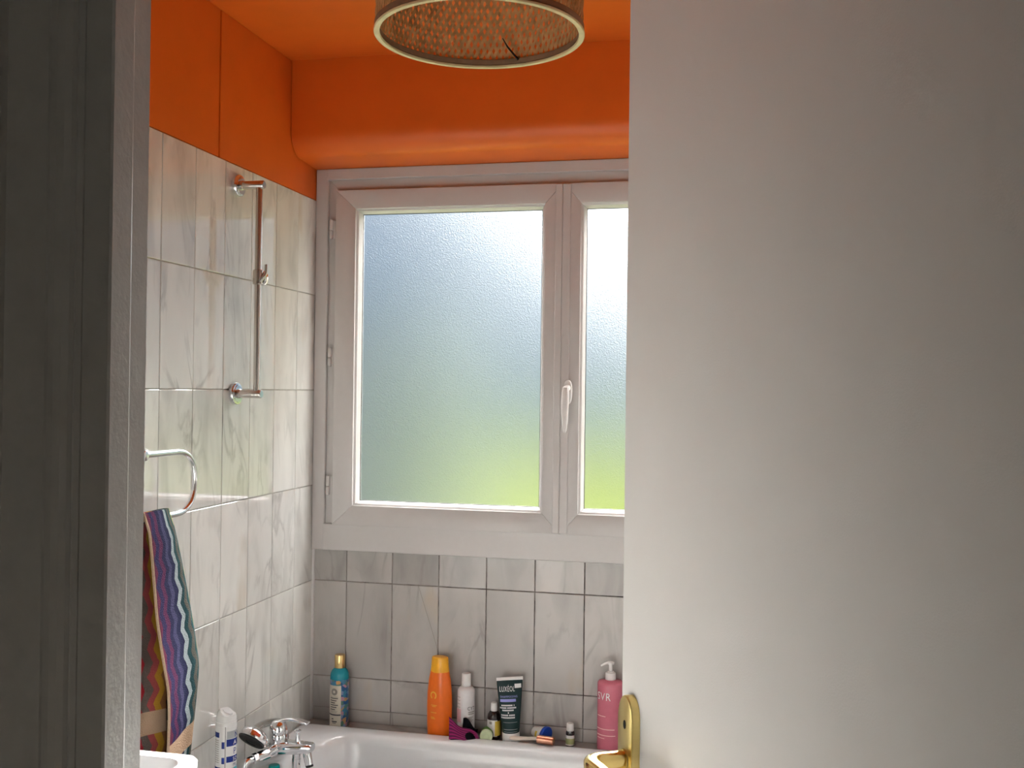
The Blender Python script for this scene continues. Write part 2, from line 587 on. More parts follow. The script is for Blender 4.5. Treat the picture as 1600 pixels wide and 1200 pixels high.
# left wall with marble tiles and painted plaster above
wl = struct(obj('wall_left', bx(-0.2, -0.003, FY1, 0.25, -0.1, TOP - 0.001), 'grout_pale'))
wlu = struct(obj('wall_left_upper', bx(-0.2, -0.012, FY1, 0.25, TOP - 0.001, ZC), 'orange_paint'))
for a, b in ((-0.619, 0.0), (FY1 + 0.001, -0.626)):
    pl = obj('plaster_panel', bx(-0.012, -0.0018, a, b, TOP + 0.001, ZC - 0.0005, bev=0.0012), 'orange_paint', wlu)

tile_cache = {}


def tile_mesh(w, h, t=0.012, c=0.0012):
    """one tile, face at local y=0 looking to -y, centre at origin"""
    key = (round(w, 4), round(h, 4))
    if key not in tile_cache:
        bm = NB()
        f = [bm.verts.new(q) for q in ((-w / 2 + c, 0, -h / 2 + c), (w / 2 - c, 0, -h / 2 + c), (w / 2 - c, 0, h / 2 - c), (-w / 2 + c, 0, h / 2 - c))]
        g = [bm.verts.new(q) for q in ((-w / 2, c * 0.7, -h / 2), (w / 2, c * 0.7, -h / 2), (w / 2, c * 0.7, h / 2), (-w / 2, c * 0.7, h / 2))]
        b = [bm.verts.new(q) for q in ((-w / 2, t, -h / 2), (w / 2, t, -h / 2), (w / 2, t, h / 2), (-w / 2, t, h / 2))]
        bm.faces.new(f)
        for p, q in ((f, g), (g, b)):
            for i in range(4):
                bm.faces.new((p[i], q[i], q[(i + 1) % 4], p[(i + 1) % 4]))
        bm.faces.new(b[::-1])
        bmesh.ops.recalc_face_normals(bm, faces=bm.faces)
        me = bpy.data.meshes.new('tile'); bm.to_mesh(me); bm.free()
        tile_cache[key] = me
    return tile_cache[key]


def put_tile(u0, u1, z0, z1, wall, mat, parent, gap=0.0012):
    if u1 - u0 < 0.012 or z1 - z0 < 0.012: return
    me = tile_mesh(u1 - u0 - 2 * gap, z1 - z0 - 2 * gap)
    key = mat
    if not me.materials: me.materials.append(MATS[mat])
    o = bpy.data.objects.new('tile', me)
    COL.objects.link(o)
    o.parent = parent
    o.material_slots[0].link = 'OBJECT'
    o.material_slots[0].material = MATS[mat]
    j = random.uniform(-0.0004, 0.0004)
    if wall == 'left':
        o.location = (j, (u0 + u1) / 2, (z0 + z1) / 2)
        o.rotation_euler = (random.uniform(-1, 1) * 0.001, random.uniform(-1, 1) * 0.0008, PI / 2 + random.uniform(-1, 1) * 0.002)
    else:
        o.location = ((u0 + u1) / 2, j, (z0 + z1) / 2)
    return o


rows = [(max(0.0, 1.0 + TH * k), 1.0 + TH * (k + 1)) for k in range(-4, 4)]
ys = [0.0, -0.139]
while ys[-1] > FY1 + 0.02: ys.append(max(ys[-1] - 0.15, FY1))
for a, b in zip(ys, ys[1:]):
    for z0, z1 in rows:
        put_tile(b, a, z0, z1, 'left', 'marble_tile', wl)

# back wall: masonry around the window, tiles below it
WZ0, WZ1 = 1.098, 2.287
bm = NB()
box(bm, -0.003, RX, 0.003, 0.25, -0.1, WZ0)
wb = struct(obj('wall_back', bm, 'grout_mould'))
struct(obj('wall_back_upper', bx(-0.003, RX, 0.0, 0.25, WZ1, ZC), 'orange_paint'))
struct(obj('wall_back_side', bx(1.575, RX, 0.0, 0.25, WZ0, WZ1), 'orange_paint'))
xs = [0.0, 0.114]
while xs[-1] < RX - 0.02: xs.append(min(xs[-1] + 0.15, RX))
for a, b in zip(xs, xs[1:]):
    for z0, z1 in ((LEDGE, 0.603), (0.603, 0.702), (0.702, 1.0), (1.0, WZ0)):
        g = 0.0005 if z0 in (0.603, LEDGE) and z1 == 0.603 else 0.0013
        put_tile(a, b, z0, z1, 'back', 'marble_shaded', wb, g)
struct(obj('trim_1', prism([(0.0005, 0.0), (0.008, -0.0005), (0.006, -0.006), (0.0005, -0.008)], 'z', LEDGE, WZ0), 'white_plastic'))

# dark vein crossing one tile
bm = NB()
VEIN = [(0.348, 1.003), (0.371, 0.934), (0.394, 0.867), (0.411, 0.814), (0.415, 0.79), (0.416, 0.759)]
vl = [bm.verts.new((x - 0.0008, -0.0007, z)) for x, z in VEIN]; vr = [bm.verts.new((x + 0.0008, -0.0007, z)) for x, z in VEIN]
for i in range(len(VEIN) - 1): bm.faces.new((vl[i], vr[i], vr[i + 1], vl[i + 1]))
obj('marble_vein', bm, 'grey_print', wb)

# roller shutter box above the window, painted like the ceiling
prof = [(0.0, ZC), (-0.2, ZC), (-0.2, 2.37)]
for i in range(9):
    a = PI + PI / 2 * i / 8
    prof.append((-0.135 + 0.065 * math.cos(a), 2.360 + 0.065 * math.sin(a)))
prof += [(-0.03, 2.289), (0.0, 2.288)]
struct(obj('trim_2', prism(prof, 'x', 0.0, RX), 'orange_paint', smooth=True))

# right wall and door wall
struct(obj('wall_right', bx(RX, RX + 0.1, FY1, 0.25, -0.1, TOP), 'marble_tile'))
struct(obj('wall_right_upper', bx(RX, RX + 0.1, FY1, 0.25, TOP, ZC), 'orange_paint'))
JX0, JX1, JZ = 0.700, 1.64, 2.25
bm = NB()
box(bm, HX0, JX0 + 0.02, FY0, FY1, -0.1, ZC)
struct(obj('wall_front_left', bm, 'hall_paint'))
struct(obj('wall_front_right', bx(JX1 - 0.02, HX1, FY0, FY1, -0.1, ZC), 'hall_paint'))
struct(obj('wall_front_top', bx(JX0 + 0.02, JX1 - 0.02, FY0, FY1, JZ, ZC), 'hall_paint'))
struct(obj('wall_hall_left', bx(HX0 - 0.1, HX0, HY, FY0, -0.1, ZC), 'hall_paint'))
struct(obj('wall_hall_right', bx(HX1, HX1 + 0.1, HY, FY0, -0.1, ZC), 'hall_paint'))
struct(obj('wall_hall_back', bx(HX0 - 0.1, HX1 + 0.1, HY - 0.1, HY, -0.1, ZC), 'hall_paint'))

struct(obj('wall_front_lining_left', bx(-0.003, 0.699, FY1, FY1 + 0.008, 0, TOP), 'marble_shaded'))  # darkened marble here dims the light bounced onto the door
struct(obj('wall_front_lining_right', bx(1.645, RX, FY1, FY1 + 0.008, 0, TOP), 'marble_shaded'))
struct(obj('wall_front_lining_top', bx(-0.003, RX, FY1, FY1 + 0.007, JZ + 0.001, ZC), 'orange_paint'))
# door frame: jamb with rebate, and moulded architrave on the hall side
jl = [(0.700, -2.156), (0.7615, -2.156), (0.7625, -2.157), (0.7625, -2.2005), (0.7738, -2.2005), (0.7755, -2.2045), (0.7755, -2.2335),
      (0.7735, -2.2355), (0.748, -2.2355), (0.700, -2.2355)]
struct(obj('trim_3', prism(jl, 'z', 0.0, JZ), 'jamb_paint'))
ar = [(0.748, -2.222), (0.748, -2.2375), (0.744, -2.240)]
for i in range(7):
    a = PI * i / 6
    ar.append((0.728 + 0.014 * math.cos(a), -2.2395 - 0.009 * math.sin(a)))
ar += [(0.708, -2.2400), (0.672, -2.2420), (0.668, -2.2500), (0.660, -2.2530), (0.60, -2.2530), (0.594, -2.250), (0.594, -2.222)]
struct(obj('trim_4', prism(ar, 'z', 0.0, JZ + 0.06), 'jamb_paint'))
struct(obj('trim_5', prism([(JX1, -2.156), (1.602, -2.156), (1.602, -2.2005), (1.590, -2.2005), (1.590, -2.2355), (JX1 + 0.06, -2.2355), (JX1 + 0.06, -2.222), (JX1, -2.222)], 'z', 0.0, JZ), 'jamb_paint'))
struct(obj('trim_6', bx(0.7755, 1.590, -2.2355, FY1, JZ - 0.03, JZ), 'jamb_paint'))

# ------------------------------------------------------------------ window
win = bpy.data.objects.new('window_1', None); COL.objects.link(win); struct(win)


def quad_side(bm, o, i, side, yo, yi, yb):
    """one mitred frame member. o/i = outer/inner rect (x0,x1,z0,z1), yo/yi front depth at the outer/inner edge, yb back"""
    ox0, ox1, oz0, oz1 = o; ix0, ix1, iz0, iz1 = i
    if side == 'left': oo, ii = [(ox0, oz0), (ox0, oz1)], [(ix0, iz0), (ix0, iz1)]
    if side == 'right': oo, ii = [(ox1, oz0), (ox1, oz1)], [(ix1, iz0), (ix1, iz1)]
    if side == 'top': oo, ii = [(ox0, oz1), (ox1, oz1)], [(ix0, iz1), (ix1, iz1)]
    if side == 'bottom': oo, ii = [(ox0, oz0), (ox1, oz0)], [(ix0, iz0), (ix1, iz0)]
    lp = []
    for k in (0, 1):
        lp.append([(oo[k][0], yo, oo[k][1]), (ii[k][0], yi, ii[k][1]), (ii[k][0], yb, ii[k][1]), (oo[k][0], yb, oo[k][1])])
    loft(bm, lp)
    return bm


def frame(parent, name, o, i, yo, yi, yb, mat, bev=0.0):
    for side in ('left', 'right', 'top', 'bottom'):
        bm = quad_side(NB(), o, i, side, yo, yi, yb)
        if bev:
            bmesh.ops.bevel(bm, geom=list(bm.edges), offset=bev, segments=2, affect='EDGES', profile=0.5)
        obj({'left': name + '_stile', 'right': name + '_stile', 'top': name + '_head', 'bottom': name + '_rail'}[side], bm, mat, parent, smooth=bool(bev))


WX0, WX1 = 0.008, 1.575
frame(win, 'frame', (WX0 + 0.03, WX1 - 0.03, 1.13, 2.262), (0.085, 1.498, 1.19, 2.206), -0.002, -0.002, 0.06, 'white_plastic', 0.0012)
# cover strips round the frame
obj('cover_strip', bx(WX0 - 0.007, WX0 + 0.034, -0.014, 0.05, WZ0, WZ1 + 0.001, bev=0.002), 'white_plastic', win)
obj('cover_strip', bx(WX1 - 0.034, WX1, -0.014, 0.05, WZ0, WZ1 + 0.001, bev=0.002), 'white_plastic', win)
obj('cover_strip', bx(WX0 + 0.03, WX1 - 0.03, -0.016, 0.05, 2.254, WZ1 + 0.001, bev=0.002), 'white_plastic', win)
obj('bottom_board', bx(WX0 + 0.030, WX1, -0.016, 0.05, WZ0, 1.180, bev=0.002), 'white_plastic', win)
# opaque packing behind the strips
for a in ((-0.0035, 0.06, WZ0, WZ1), (1.52, WX1, WZ0, WZ1), (0.06, 1.52, 2.215, WZ1), (0.06, 1.52, WZ0, 1.185)):
    obj('packing', bx(a[0], a[1], 0.05, 0.09, a[2], a[3]), 'white_plastic', win)
obj('meeting_post', bx(0.765, 0.82, 0.004, 0.07, 1.185, 2.215), 'white_plastic', win)


def sash(x0, x1, gx0, gx1):
    s = bpy.data.objects.new('sash', None); COL.objects.link(s); s.parent = win
    z0, z1 = 1.178, 2.219
    gz0, gz1 = 1.253, 2.147
    b = 0.013
    frame(s, 'sash', (x0, x1, z0, z1), (gx0 - b, gx1 + b, gz0 - b, gz1 + b), -0.022, -0.022, 0.05, 'white_plastic', 0.0018)
    frame(s, 'bead_outer', (gx0 - b - 0.001, gx1 + b + 0.001, gz0 - b - 0.001, gz1 + b + 0.001), (gx0 - 0.006, gx1 + 0.006, gz0 - 0.006, gz1 + 0.006), -0.015, -0.012, 0.02, 'white_plastic', 0.0008)
    frame(s, 'bead_inner', (gx0 - 0.007, gx1 + 0.007, gz0 - 0.007, gz1 + 0.007), (gx0, gx1, gz0, gz1), -0.008, 0.008, 0.02, 'white_plastic', 0.0006)
    frame(s, 'gasket', (gx0 - 0.001, gx1 + 0.001, gz0 - 0.001, gz1 + 0.001), (gx0 + 0.0016, gx1 - 0.0016, gz0 + 0.0016, gz1 - 0.0016), 0.009, 0.010, 0.013, 'gasket')
    bm = bx(gx0 - 0.008, gx1 + 0.008, 0.0125, 0.0165, gz0 - 0.008, gz1 + 0.008)
    bm.faces.ensure_lookup_table()
    for f in bm.faces:
        f.normal_update()
        f.material_index = 0 if f.calc_center_median().y < 0.0128 else 1
    p = obj('pane', bm, ['frosted_glass', 'clear_glass'], s)
    p['label'] = 'frosted textured glass pane'
    return s


sash(0.071, 0.789, 0.150, 0.722)
sash(0.791, 1.509, 0.857, 1.430)
# cover strip on the meeting stiles, two steps
obj('meeting_strip', bx(0.768, 0.789, -0.0295, -0.0215, 1.181, 2.217, bev=0.0025, seg=2), 'white_plastic', win)
obj('meeting_strip', bx(0.789, 0.8135, -0.0265, -0.0215, 1.181, 2.217, bev=0.0015), 'white_plastic', win)

for zz in (2.095, 1.697, 1.297):
    h = bpy.data.objects.new('hinge', None); COL.objects.link(h); h.parent = win
    h.location = (0.0555, -0.020, zz)
    obj('knuckle', lathe([(0.004, 0.001), (0.0062, 0.0025), (0.0062, 0.031), (0.0045, 0.033)], 16), 'white_plastic', h, True)
    obj('knuckle', lathe([(0.0045, -0.027), (0.0062, -0.025), (0.0062, -0.002), (0.004, -0.0005)], 16), 'white_plastic', h, True)
    obj('hinge_leaf', bx(-0.004, 0.014, 0.002, 0.006, -0.024, 0.030), 'white_plastic', h)

# handle
hd = bpy.data.objects.new('window_handle', None); COL.objects.link(hd); hd.parent = win
hd.location = (0.812, -0.0265, 1.600)
bm = NB()
loft(bm, [[(x, y, z) for x, z, _ in ell(0.0125 * s, 0.036 * s, 0, 32, p=2.6)] for s, y in ((1, 0.0), (1, -0.005), (0.93, -0.0085), (0.8, -0.0095))])
obj('handle_rose', bm, 'white_cap', hd, True)
bm = NB()
obj('neck', tube(bm, [(0, -0.008, 0.012), (0, -0.022, 0.012), (-0.001, -0.034, 0.008)], [0.0095, 0.0085, 0.0095], 16), 'white_cap', hd, True)
bm = NB()
lev = [(0.018, 0.004, -0.030, 0.004), (0.014, 0.0085, -0.033, 0.008), (0.0, 0.0105, -0.036, 0.0085), (-0.03, 0.0115, -0.040, 0.0075), (-0.06, 0.0105, -0.041, 0.0065),
       (-0.09, 0.0080, -0.041, 0.0055), (-0.112, 0.0058, -0.041, 0.005), (-0.118, 0.0042, -0.041, 0.003)]
loft(bm, [[(x - 0.002, y, z) for x, y, _ in ell(w, t, 0, 20, 0, yc, p=2.5)] for z, w, yc, t in lev])
obj('lever', bm, 'white_cap', hd, True)

# ------------------------------------------------------------------ outdoors, seen blurred through the glass
lawn = struct(obj('ground', bx(-40, 40, 0.3, 56, -1.9, -1.7), 'lawn'))


def hedge(name, label, x0, x1, y0, y1, z1, seed):
    rnd = random.Random(seed)
    bm = NB()
    bmesh.ops.create_grid(bm, x_segments=2, y_segments=2, size=0.01)
    bm.clear()
    n = int((x1 - x0) / 0.5) + 2
    loops = []
    for i in range(n):
        x = x0 + (x1 - x0) * i / (n - 1)
        h = z1 * (1 + rnd.uniform(-.12, .12)); w = (y1 - y0) / 2 * (1 + rnd.uniform(-.15, .15)); c = (y0 + y1) / 2
        e = 0.55 if i in (0, n - 1) else 1
        loops.append([(x, c - w * e, -1.72), (x, c - w * e * 1.05, -1.7 + (h + 1.7) * 0.6 * e), (x, c - w * 0.6 * e, -1.7 + (h + 1.7) * 0.93 * e), (x, c, -1.7 + (h + 1.7) * e),
                      (x, c + w * 0.6 * e, -1.7 + (h + 1.7) * 0.93 * e), (x, c + w * e * 1.05, -1.7 + (h + 1.7) * 0.6 * e), (x, c + w * e, -1.72)])
    loft(bm, loops)
    o = obj(name, bm, 'hedge_leaf', smooth=True)
    return tag(o, label, 'hedge')


hedge('garden_hedge', 'grey green hedge outside, blurred through the left of the frosted window', -16, -2.9, 13, 15.5, 3.0, 3)

# ------------------------------------------------------------------ door, open into the bathroom
HINGE = Vector((1.555, -2.161, 0)); LOCK = Vector((1.152, -1.504, 0))
ddir = (HINGE - LOCK).normalized()             # s axis, from the lock edge towards the hinge
dlen = (HINGE - LOCK).length
dang = math.atan2(ddir.y, ddir.x)
door = bpy.data.objects.new('door_1', None); COL.objects.link(door); struct(door)
door.location = (LOCK.x, LOCK.y, 0.006); door.rotation_euler = (0, 0, dang)
# local x = s, visible face is local y = 0 looking towards -y
nrm = Vector((math.sin(dang), -math.cos(dang), 0))
obj('door_leaf', bx(0, dlen, 0, 0.04, 0, 2.20, bev=0.0015), 'door_paint', door)
dh = bpy.data.objects.new('door_handle', None); COL.objects.link(dh); dh.parent = door
dh.location = (0.040, 0, 1.070 - 0.006)
w = 0.023
pl = [(-w, -0.15), (w, -0.15)]
for i in range(13):
    a = PI * i / 12
    pl.append((w * math.cos(a), 0.062 + 0.030 * math.sin(a)))
bm = prism(pl, 'y', 0.0, -0.0135)
bm.edges.ensure_lookup_table()
front = [e for e in bm.edges if all(abs(v.co.y + 0.0135) < 1e-6 for v in e.verts)]
bmesh.ops.bevel(bm, geom=front, offset=0.0022, segments=3, affect='EDGES', profile=0.5)
obj('back_plate', bm, 'brass', dh, True)
bm = NB()
loft(bm, [[(x, y, z + 0.050) for x, z, _ in ell(0.0042, 0.0065, 0, 16)] for y in (-0.0132, -0.0140)])
obj('screw_hole', bm, 'dark_hole', dh)
bm = NB()
tube(bm, [(0, -0.012, 0), (0, -0.016, 0)], [0.0155, 0.0145], 24)
obj('collar', bm, 'brass', dh, True)
bm = NB()
pts = smooth_pts([(0, -0.014, 0), (0, -0.035, 0), (0, -0.058, 0), (0.012, -0.070, 0), (0.045, -0.070, 0.0), (0.10, -0.068, 0), (0.125, -0.062, 0)], 5)
loops = []
for i, p in enumerate(pts):
    t = (pts[min(i + 1, len(pts) - 1)] - pts[max(i - 1, 0)]).normalized()
    u = Vector((-t.y, t.x, 0))
    loops.append([p + u * q[0] + Vector((0, 0, q[1])) for q in [(a, b) for a, b, _ in ell(0.0115, 0.0125, 0, 20, p=2.8)]])
loft(bm, loops)
obj('lever', bm, 'brass_polished', dh, True)
for zz in (0.25, 1.75):
    bm = NB(); tube(bm, [(dlen + 0.004, -0.004, zz - 0.045), (dlen + 0.004, -0.004, zz + 0.045)], 0.006, 12)
    obj('door_hinge', bm, 'brass', door, True)

# ------------------------------------------------------------------ lamp
LX, LY, LZ, LR, LH = 0.812, -1.10, 2.293, 0.205, 0.215
lamp = thing('pendant_lamp', 'woven bamboo drum lamp shade with pale rim hanging under the orange ceiling', 'lamp', (LX, LY, LZ))
bm = NB()
NS, SEG = 92, 14
for fam in (-1, 1):
    for k in range(NS):
        a0 = 2 * PI * k / NS + random.uniform(-0.004, 0.004)
        wd = 0.0037 / LR
        rr = LR - 0.004 + fam * 0.0008
        lo, hi = [], []
        for i in range(SEG + 1):
            z = 0.006 + (LH - 0.012) * i / SEG
            a = a0 + fam * (2 * PI / NS) * 0.5 * i
            wob = rr + (0.0009 if (i + (fam > 0)) % 2 else -0.0009)
            lo.append(bm.verts.new((wob * math.cos(a - wd), wob * math.sin(a - wd), z)))
            hi.append(bm.verts.new((wob * math.cos(a + wd), wob * math.sin(a + wd), z)))
        for i in range(SEG):
            bm.faces.new((lo[i], lo[i + 1], hi[i + 1], hi[i]))
wv = obj('woven_shade', bm, 'bamboo', lamp)
wv['kind'] = 'stuff'
sm = wv.modifiers.new('thick', 'SOLIDIFY'); sm.thickness = 0.0008


def hoop(r0, r1, z0, z1, n=96):
    bm = NB()
    sec = [(r0, z0), (r1, z0), (r1, z1), (r0, z1)]
    rows = []
    for i in range(n):
        a = 2 * PI * i / n
        rows.append([bm.verts.new((r * math.cos(a), r * math.sin(a), z)) for r, z in sec])
    for i in range(n):
        p, q = rows[i], rows[(i + 1) % n]
        for j in range(4):
            bm.faces.new((p[j], q[j], q[(j + 1) % 4], p[(j + 1) % 4]))
    bmesh.ops.bevel(bm, geom=[e for e in bm.edges if abs((e.verts[0].co - e.verts[1].co).z) < 1e-6 and abs(e.verts[0].co.xy.length - e.verts[1].co.xy.length) < 1e-5], offset=0.0012, segments=2, affect='EDGES')
    return bm


obj('rim_ring', hoop(LR - 0.0115, LR, -0.001, 0.004), 'bamboo_rim', lamp, True)
obj('bottom_hoop', hoop(LR - 0.0105, LR - 0.001, 0.004, 0.0165), 'bamboo_dark', lamp, True)
obj('top_hoop', hoop(LR - 0.0075, LR, LH - 0.014, LH), 'bamboo_rim', lamp, True)
# broken cane strip sticking out of the weave, inside on the far side
bm = NB()
tube(bm, [(0.035, 0.190, 0.012), (0.012, 0.190, 0.040), (0.0, 0.193, 0.060)], [0.0026, 0.0020, 0.001], 6)
obj('loose_cane', bm, 'dark_hole', lamp)
for k in range(3):
    a = 2 * PI * k / 3 + 0.3
    bm = NB(); tube(bm, [(0.02 * math.cos(a), 0.02 * math.sin(a), LH - 0.01), ((LR - 0.006) * math.cos(a), (LR - 0.006) * math.sin(a), LH - 0.008)], 0.0018, 8)
    obj('spider_arm', bm, 'steel_satin', lamp)
obj('lamp_holder', lathe([(0.021, LH - 0.08), (0.022, LH - 0.06), (0.022, LH), (0.012, LH + 0.012)], 20), 'white_plastic', lamp, True)
bm = NB(); tube(bm, [(0, 0, LH + 0.01), (0, 0, ZC - LZ - 0.018)], 0.004, 10)
obj('cord', bm, 'white_plastic', lamp)
obj('ceiling_rose', lathe([(0.012, ZC - LZ - 0.028), (0.045, ZC - LZ - 0.018), (0.05, ZC - LZ)], 24), 'white_plastic', lamp, True)

# ------------------------------------------------------------------ bath
struct(obj('trim_7', bx(0.001, RX, -0.082, 0.002, LEDGE - 0.03, LEDGE, bev=0.001), 'marble_shaded'))


def rrect(x0, x1, y0, y1, r, z, n=8):
    out = []
    for cx, cy, a0 in ((x1 - r, y1 - r, 0), (x0 + r, y1 - r, PI / 2), (x0 + r, y0 + r, PI), (x1 - r, y0 + r, 1.5 * PI)):
        for i in range(n + 1):
            a = a0 + PI / 2 * i / n
            out.append((cx + r * math.cos(a), cy + r * math.sin(a), z))
    return out


TX0, TX1, TY0, TY1, RIM = 0.004, RX - 0.003, -0.80, -0.074, 0.578
bath = thing('bathtub', 'white enamelled bathtub under the window with a rounded rim', 'bathtub', (0, 0, 0))
bm = NB()
L0 = []
for ins, z in ((0.016, 0.45), (0.004, 0.53), (0.0, 0.560), (0.002, 0.570), (0.008, 0.576), (0.018, RIM)):
    L0.append(rrect(TX0 + ins, TX1 - ins, TY0 + ins, TY1 - ins, 0.03, z))
for ins, z, r in ((0.050, RIM - 0.001, 0.10), (0.062, RIM - 0.004, 0.12), (0.070, RIM - 0.013, 0.125), (0.076, RIM - 0.030, 0.13), (0.085, 0.45, 0.14), (0.105, 0.30, 0.15), (0.14, 0.215, 0.16), (0.20, 0.195, 0.12)):
    ax = ins + (0.030 if ins > 0.03 else 0)
    L0.append(rrect(TX0 + ax, TX1 - ax, TY0 + ins, TY1 - ins, r, z))
loft(bm, L0)
obj('tub_shell', bm, 'white_gloss', bath, True)
obj('side_panel', bx(TX0, TX1, TY0 + 0.012, TY0 + 0.03, 0.0, 0.50, bev=0.002), 'white_gloss', bath)

# ------------------------------------------------------------------ bath mixer on the rim
mx = thing('bath_mixer', 'chrome single lever bath mixer standing on the bathtub rim', 'tap', (0.092, -0.425, 0.0))
Z0 = 0.624
bm = NB()
# spout body, from the wall side out over the bath
secs = [(-0.030, 0.019, 0.012, 0.000), (-0.024, 0.026, 0.017, 0.0), (0.0, 0.029, 0.019, 0.0), (0.030, 0.027, 0.0175, 0.001), (0.065, 0.023, 0.0155, 0.003), (0.094, 0.020, 0.0125, 0.005), (0.100, 0.0175, 0.010, 0.0055)]
loft(bm, [[(x, y, Z0 + dz + z) for y, z, _ in ell(wy, hz, 0, 24, p=3)] for x, wy, hz, dz in secs])
obj('spout', bm, 'chrome', mx, True)
for s in (-1, 1):
    bm = NB()
    pts = smooth_pts([(-0.002, s * 0.020, Z0 - 0.002), (-0.010, s * 0.055, Z0 - 0.003), (-0.022, s * 0.082, Z0 - 0.004)], 5)
    tube(bm, pts, [0.0165 - 0.0035 * i / (len(pts) - 1) for i in range(len(pts))], 18)
    obj('side_arm', bm, 'chrome', mx, True)
    bm = NB()
    tube(bm, [(-0.022, s * 0.082, Z0 - 0.004), (-0.0275, s * 0.096, Z0 - 0.004)], [0.0135, 0.0135], 6)
    obj('nut', bm, 'chrome', mx)
    bm = NB()
    tube(bm, smooth_pts([(-0.0275, s * 0.096, Z0 - 0.004), (-0.034, s * 0.112, Z0 - 0.005), (-0.038, s * 0.120, Z0 - 0.016), (-0.038, s * 0.121, RIM + 0.001)], 6), 0.0095, 16)
    obj('inlet_elbow', bm, 'chrome', mx, True)
    bm = NB()
    tube(bm, [(-0.038, s * 0.121, RIM + 0.0003), (-0.038, s * 0.121, RIM + 0.006)], [0.019, 0.014], 20)
    obj('inlet_flange', bm, 'chrome', mx, True)
obj('cartridge_dome', lathe([(0.0235, Z0 + 0.012), (0.0245, Z0 + 0.016), (0.0245, Z0 + 0.034), (0.0235, Z0 + 0.036), (0.025, Z0 + 0.038), (0.025, Z0 + 0.048),
                             (0.0225, Z0 + 0.060), (0.016, Z0 + 0.069), (0.006, Z0 + 0.073)], 28), 'chrome', mx, True)
bm = NB()
lv = smooth_pts([(-0.010, 0, Z0 + 0.062), (0.012, 0.002, Z0 + 0.072), (0.035, 0.004, Z0 + 0.0755), (0.060, 0.006, Z0 + 0.073), (0.082, 0.008, Z0 + 0.067)], 4)
loops = []
for i, p in enumerate(lv):
    f = i / (len(lv) - 1)
    t = (lv[min(i + 1, len(lv) - 1)] - lv[max(i - 1, 0)]).normalized()
    n = Vector((-t.z, 0, t.x)); wv_ = 0.015 - 0.005 * math.sin(PI * f) - 0.001 * f; th = 0.0055 - 0.0025 * f
    loops.append([p + Vector((0, a, 0)) + n * b for a, b, _ in ell(wv_, th, 0, 16, p=3)])
loft(bm, loops)
obj('lever', bm, 'chrome', mx, True)
obj('diverter_knob', lathe([(0.0085, Z0 + 0.012), (0.0068, Z0 + 0.020), (0.0066, Z0 + 0.036), (0.009, Z0 + 0.038), (0.0095, Z0 + 0.0435), (0.006, Z0 + 0.046)], 18), 'chrome', mx, True).location = (0.055, 0.004, 0.004)
bm = NB()
tube(bm, [(0.055, -0.004, Z0 - 0.008), (0.055, -0.004, Z0 - 0.026)], [0.0115, 0.0115], 18)
obj('hose_outlet', bm, 'chrome', mx, True)
bm = NB()
tube(bm, [(0.055, -0.004, Z0 - 0.026), (0.055, -0.004, Z0 - 0.058)], [0.0125, 0.0120], 18)
obj('hose_nut', bm, 'chrome', mx, True)
bm = NB()
tube(bm, [(0.083, 0.0, Z0 - 0.004), (0.086, 0.0, Z0 - 0.018), (0.092, -0.002, Z0 - 0.040)], [0.012, 0.0125, 0.0115], 18)
obj('aerator', bm, 'chrome', mx, True)
bm = NB()
tube(bm, [(0.092, -0.002, Z0 - 0.040), (0.0935, -0.0025, Z0 - 0.046)], [0.0105, 0.0105], 18)
obj('aerator_screen', bm, 'black_rubber', mx, True)

# hand shower resting behind the mixer
hs = thing('hand_shower', 'chrome hand shower with dark spray face and red sticker beside the mixer', 'shower head', (0.052, -0.500, 0.663))
ax = Vector((-0.22, -0.66, -0.72)).normalized()      # spray direction
q = Vector((0, 0, -1)).rotation_difference(ax).to_matrix().to_4x4()


def xf(bm, mat):
    bmesh.ops.transform(bm, matrix=mat, verts=bm.verts)
    return bm


obj('head', xf(lathe([(0.036, -0.004), (0.0395, -0.001), (0.0405, 0.006), (0.038, 0.016), (0.029, 0.025), (0.016, 0.031), (0.004, 0.033)], 32), q), 'chrome', hs, True)
obj('spray_face', xf(lathe([(0.006, -0.0085), (0.014, -0.0065), (0.016, -0.0085), (0.036, -0.0065), (0.0385, -0.003), (0.038, 0.0)], 32), q), 'black_rubber', hs, True)
bm = NB(); wrap_patch(bm, 0.0402, 18, 44, 0.004, 0.013, 6, 0.0009)
for v in bm.verts:
    if v.co.z > 0.01: v.co.x *= 0.965; v.co.y *= 0.965
obj('sticker', xf(bm, q), 'red_sticker', hs)
bm = NB(); wrap_patch(bm, 0.0402, 46, 58, 0.004, 0.013, 4, 0.0009)
for v in bm.verts:
    if v.co.z > 0.01: v.co.x *= 0.965; v.co.y *= 0.965
obj('sticker', xf(bm, q), 'white_print', hs)
bm = NB()
tube(bm, smooth_pts([(0.0, 0.010, 0.022), (-0.002, 0.045, 0.022), (-0.004, 0.10, 0.014), (-0.010, 0.17, -0.005), (-0.012, 0.20, -0.016)], 5), 0.0105, 14)
obj('grip', bm, 'steel_satin', hs, True)

# teal screw cap on the rim, under the mixer
tcp = thing('screw_cap', 'small teal plastic cap on the bath rim under the mixer', 'cap', (0.102, -0.470, RIM + 0.0002))
obj('cap_shell', lathe([(0.0150, 0.0), (0.0155, 0.001), (0.0150, 0.0105), (0.0135, 0.0125), (0.004, 0.0128)], 28), 'teal_cap', tcp, True)

# ------------------------------------------------------------------ spray can
can = thing('spray_can', 'white and dark blue aerosol spray can at the left end of the bathtub', 'spray can', (0.050, -0.640, RIM), math.radians(28))
CR = 0.0265
obj('can_body', lathe([(0.022, 0.0), (0.025, 0.001), (CR, 0.004), (CR, 0.168), (0.0258, 0.171)], 40), 'can_white', can, True)
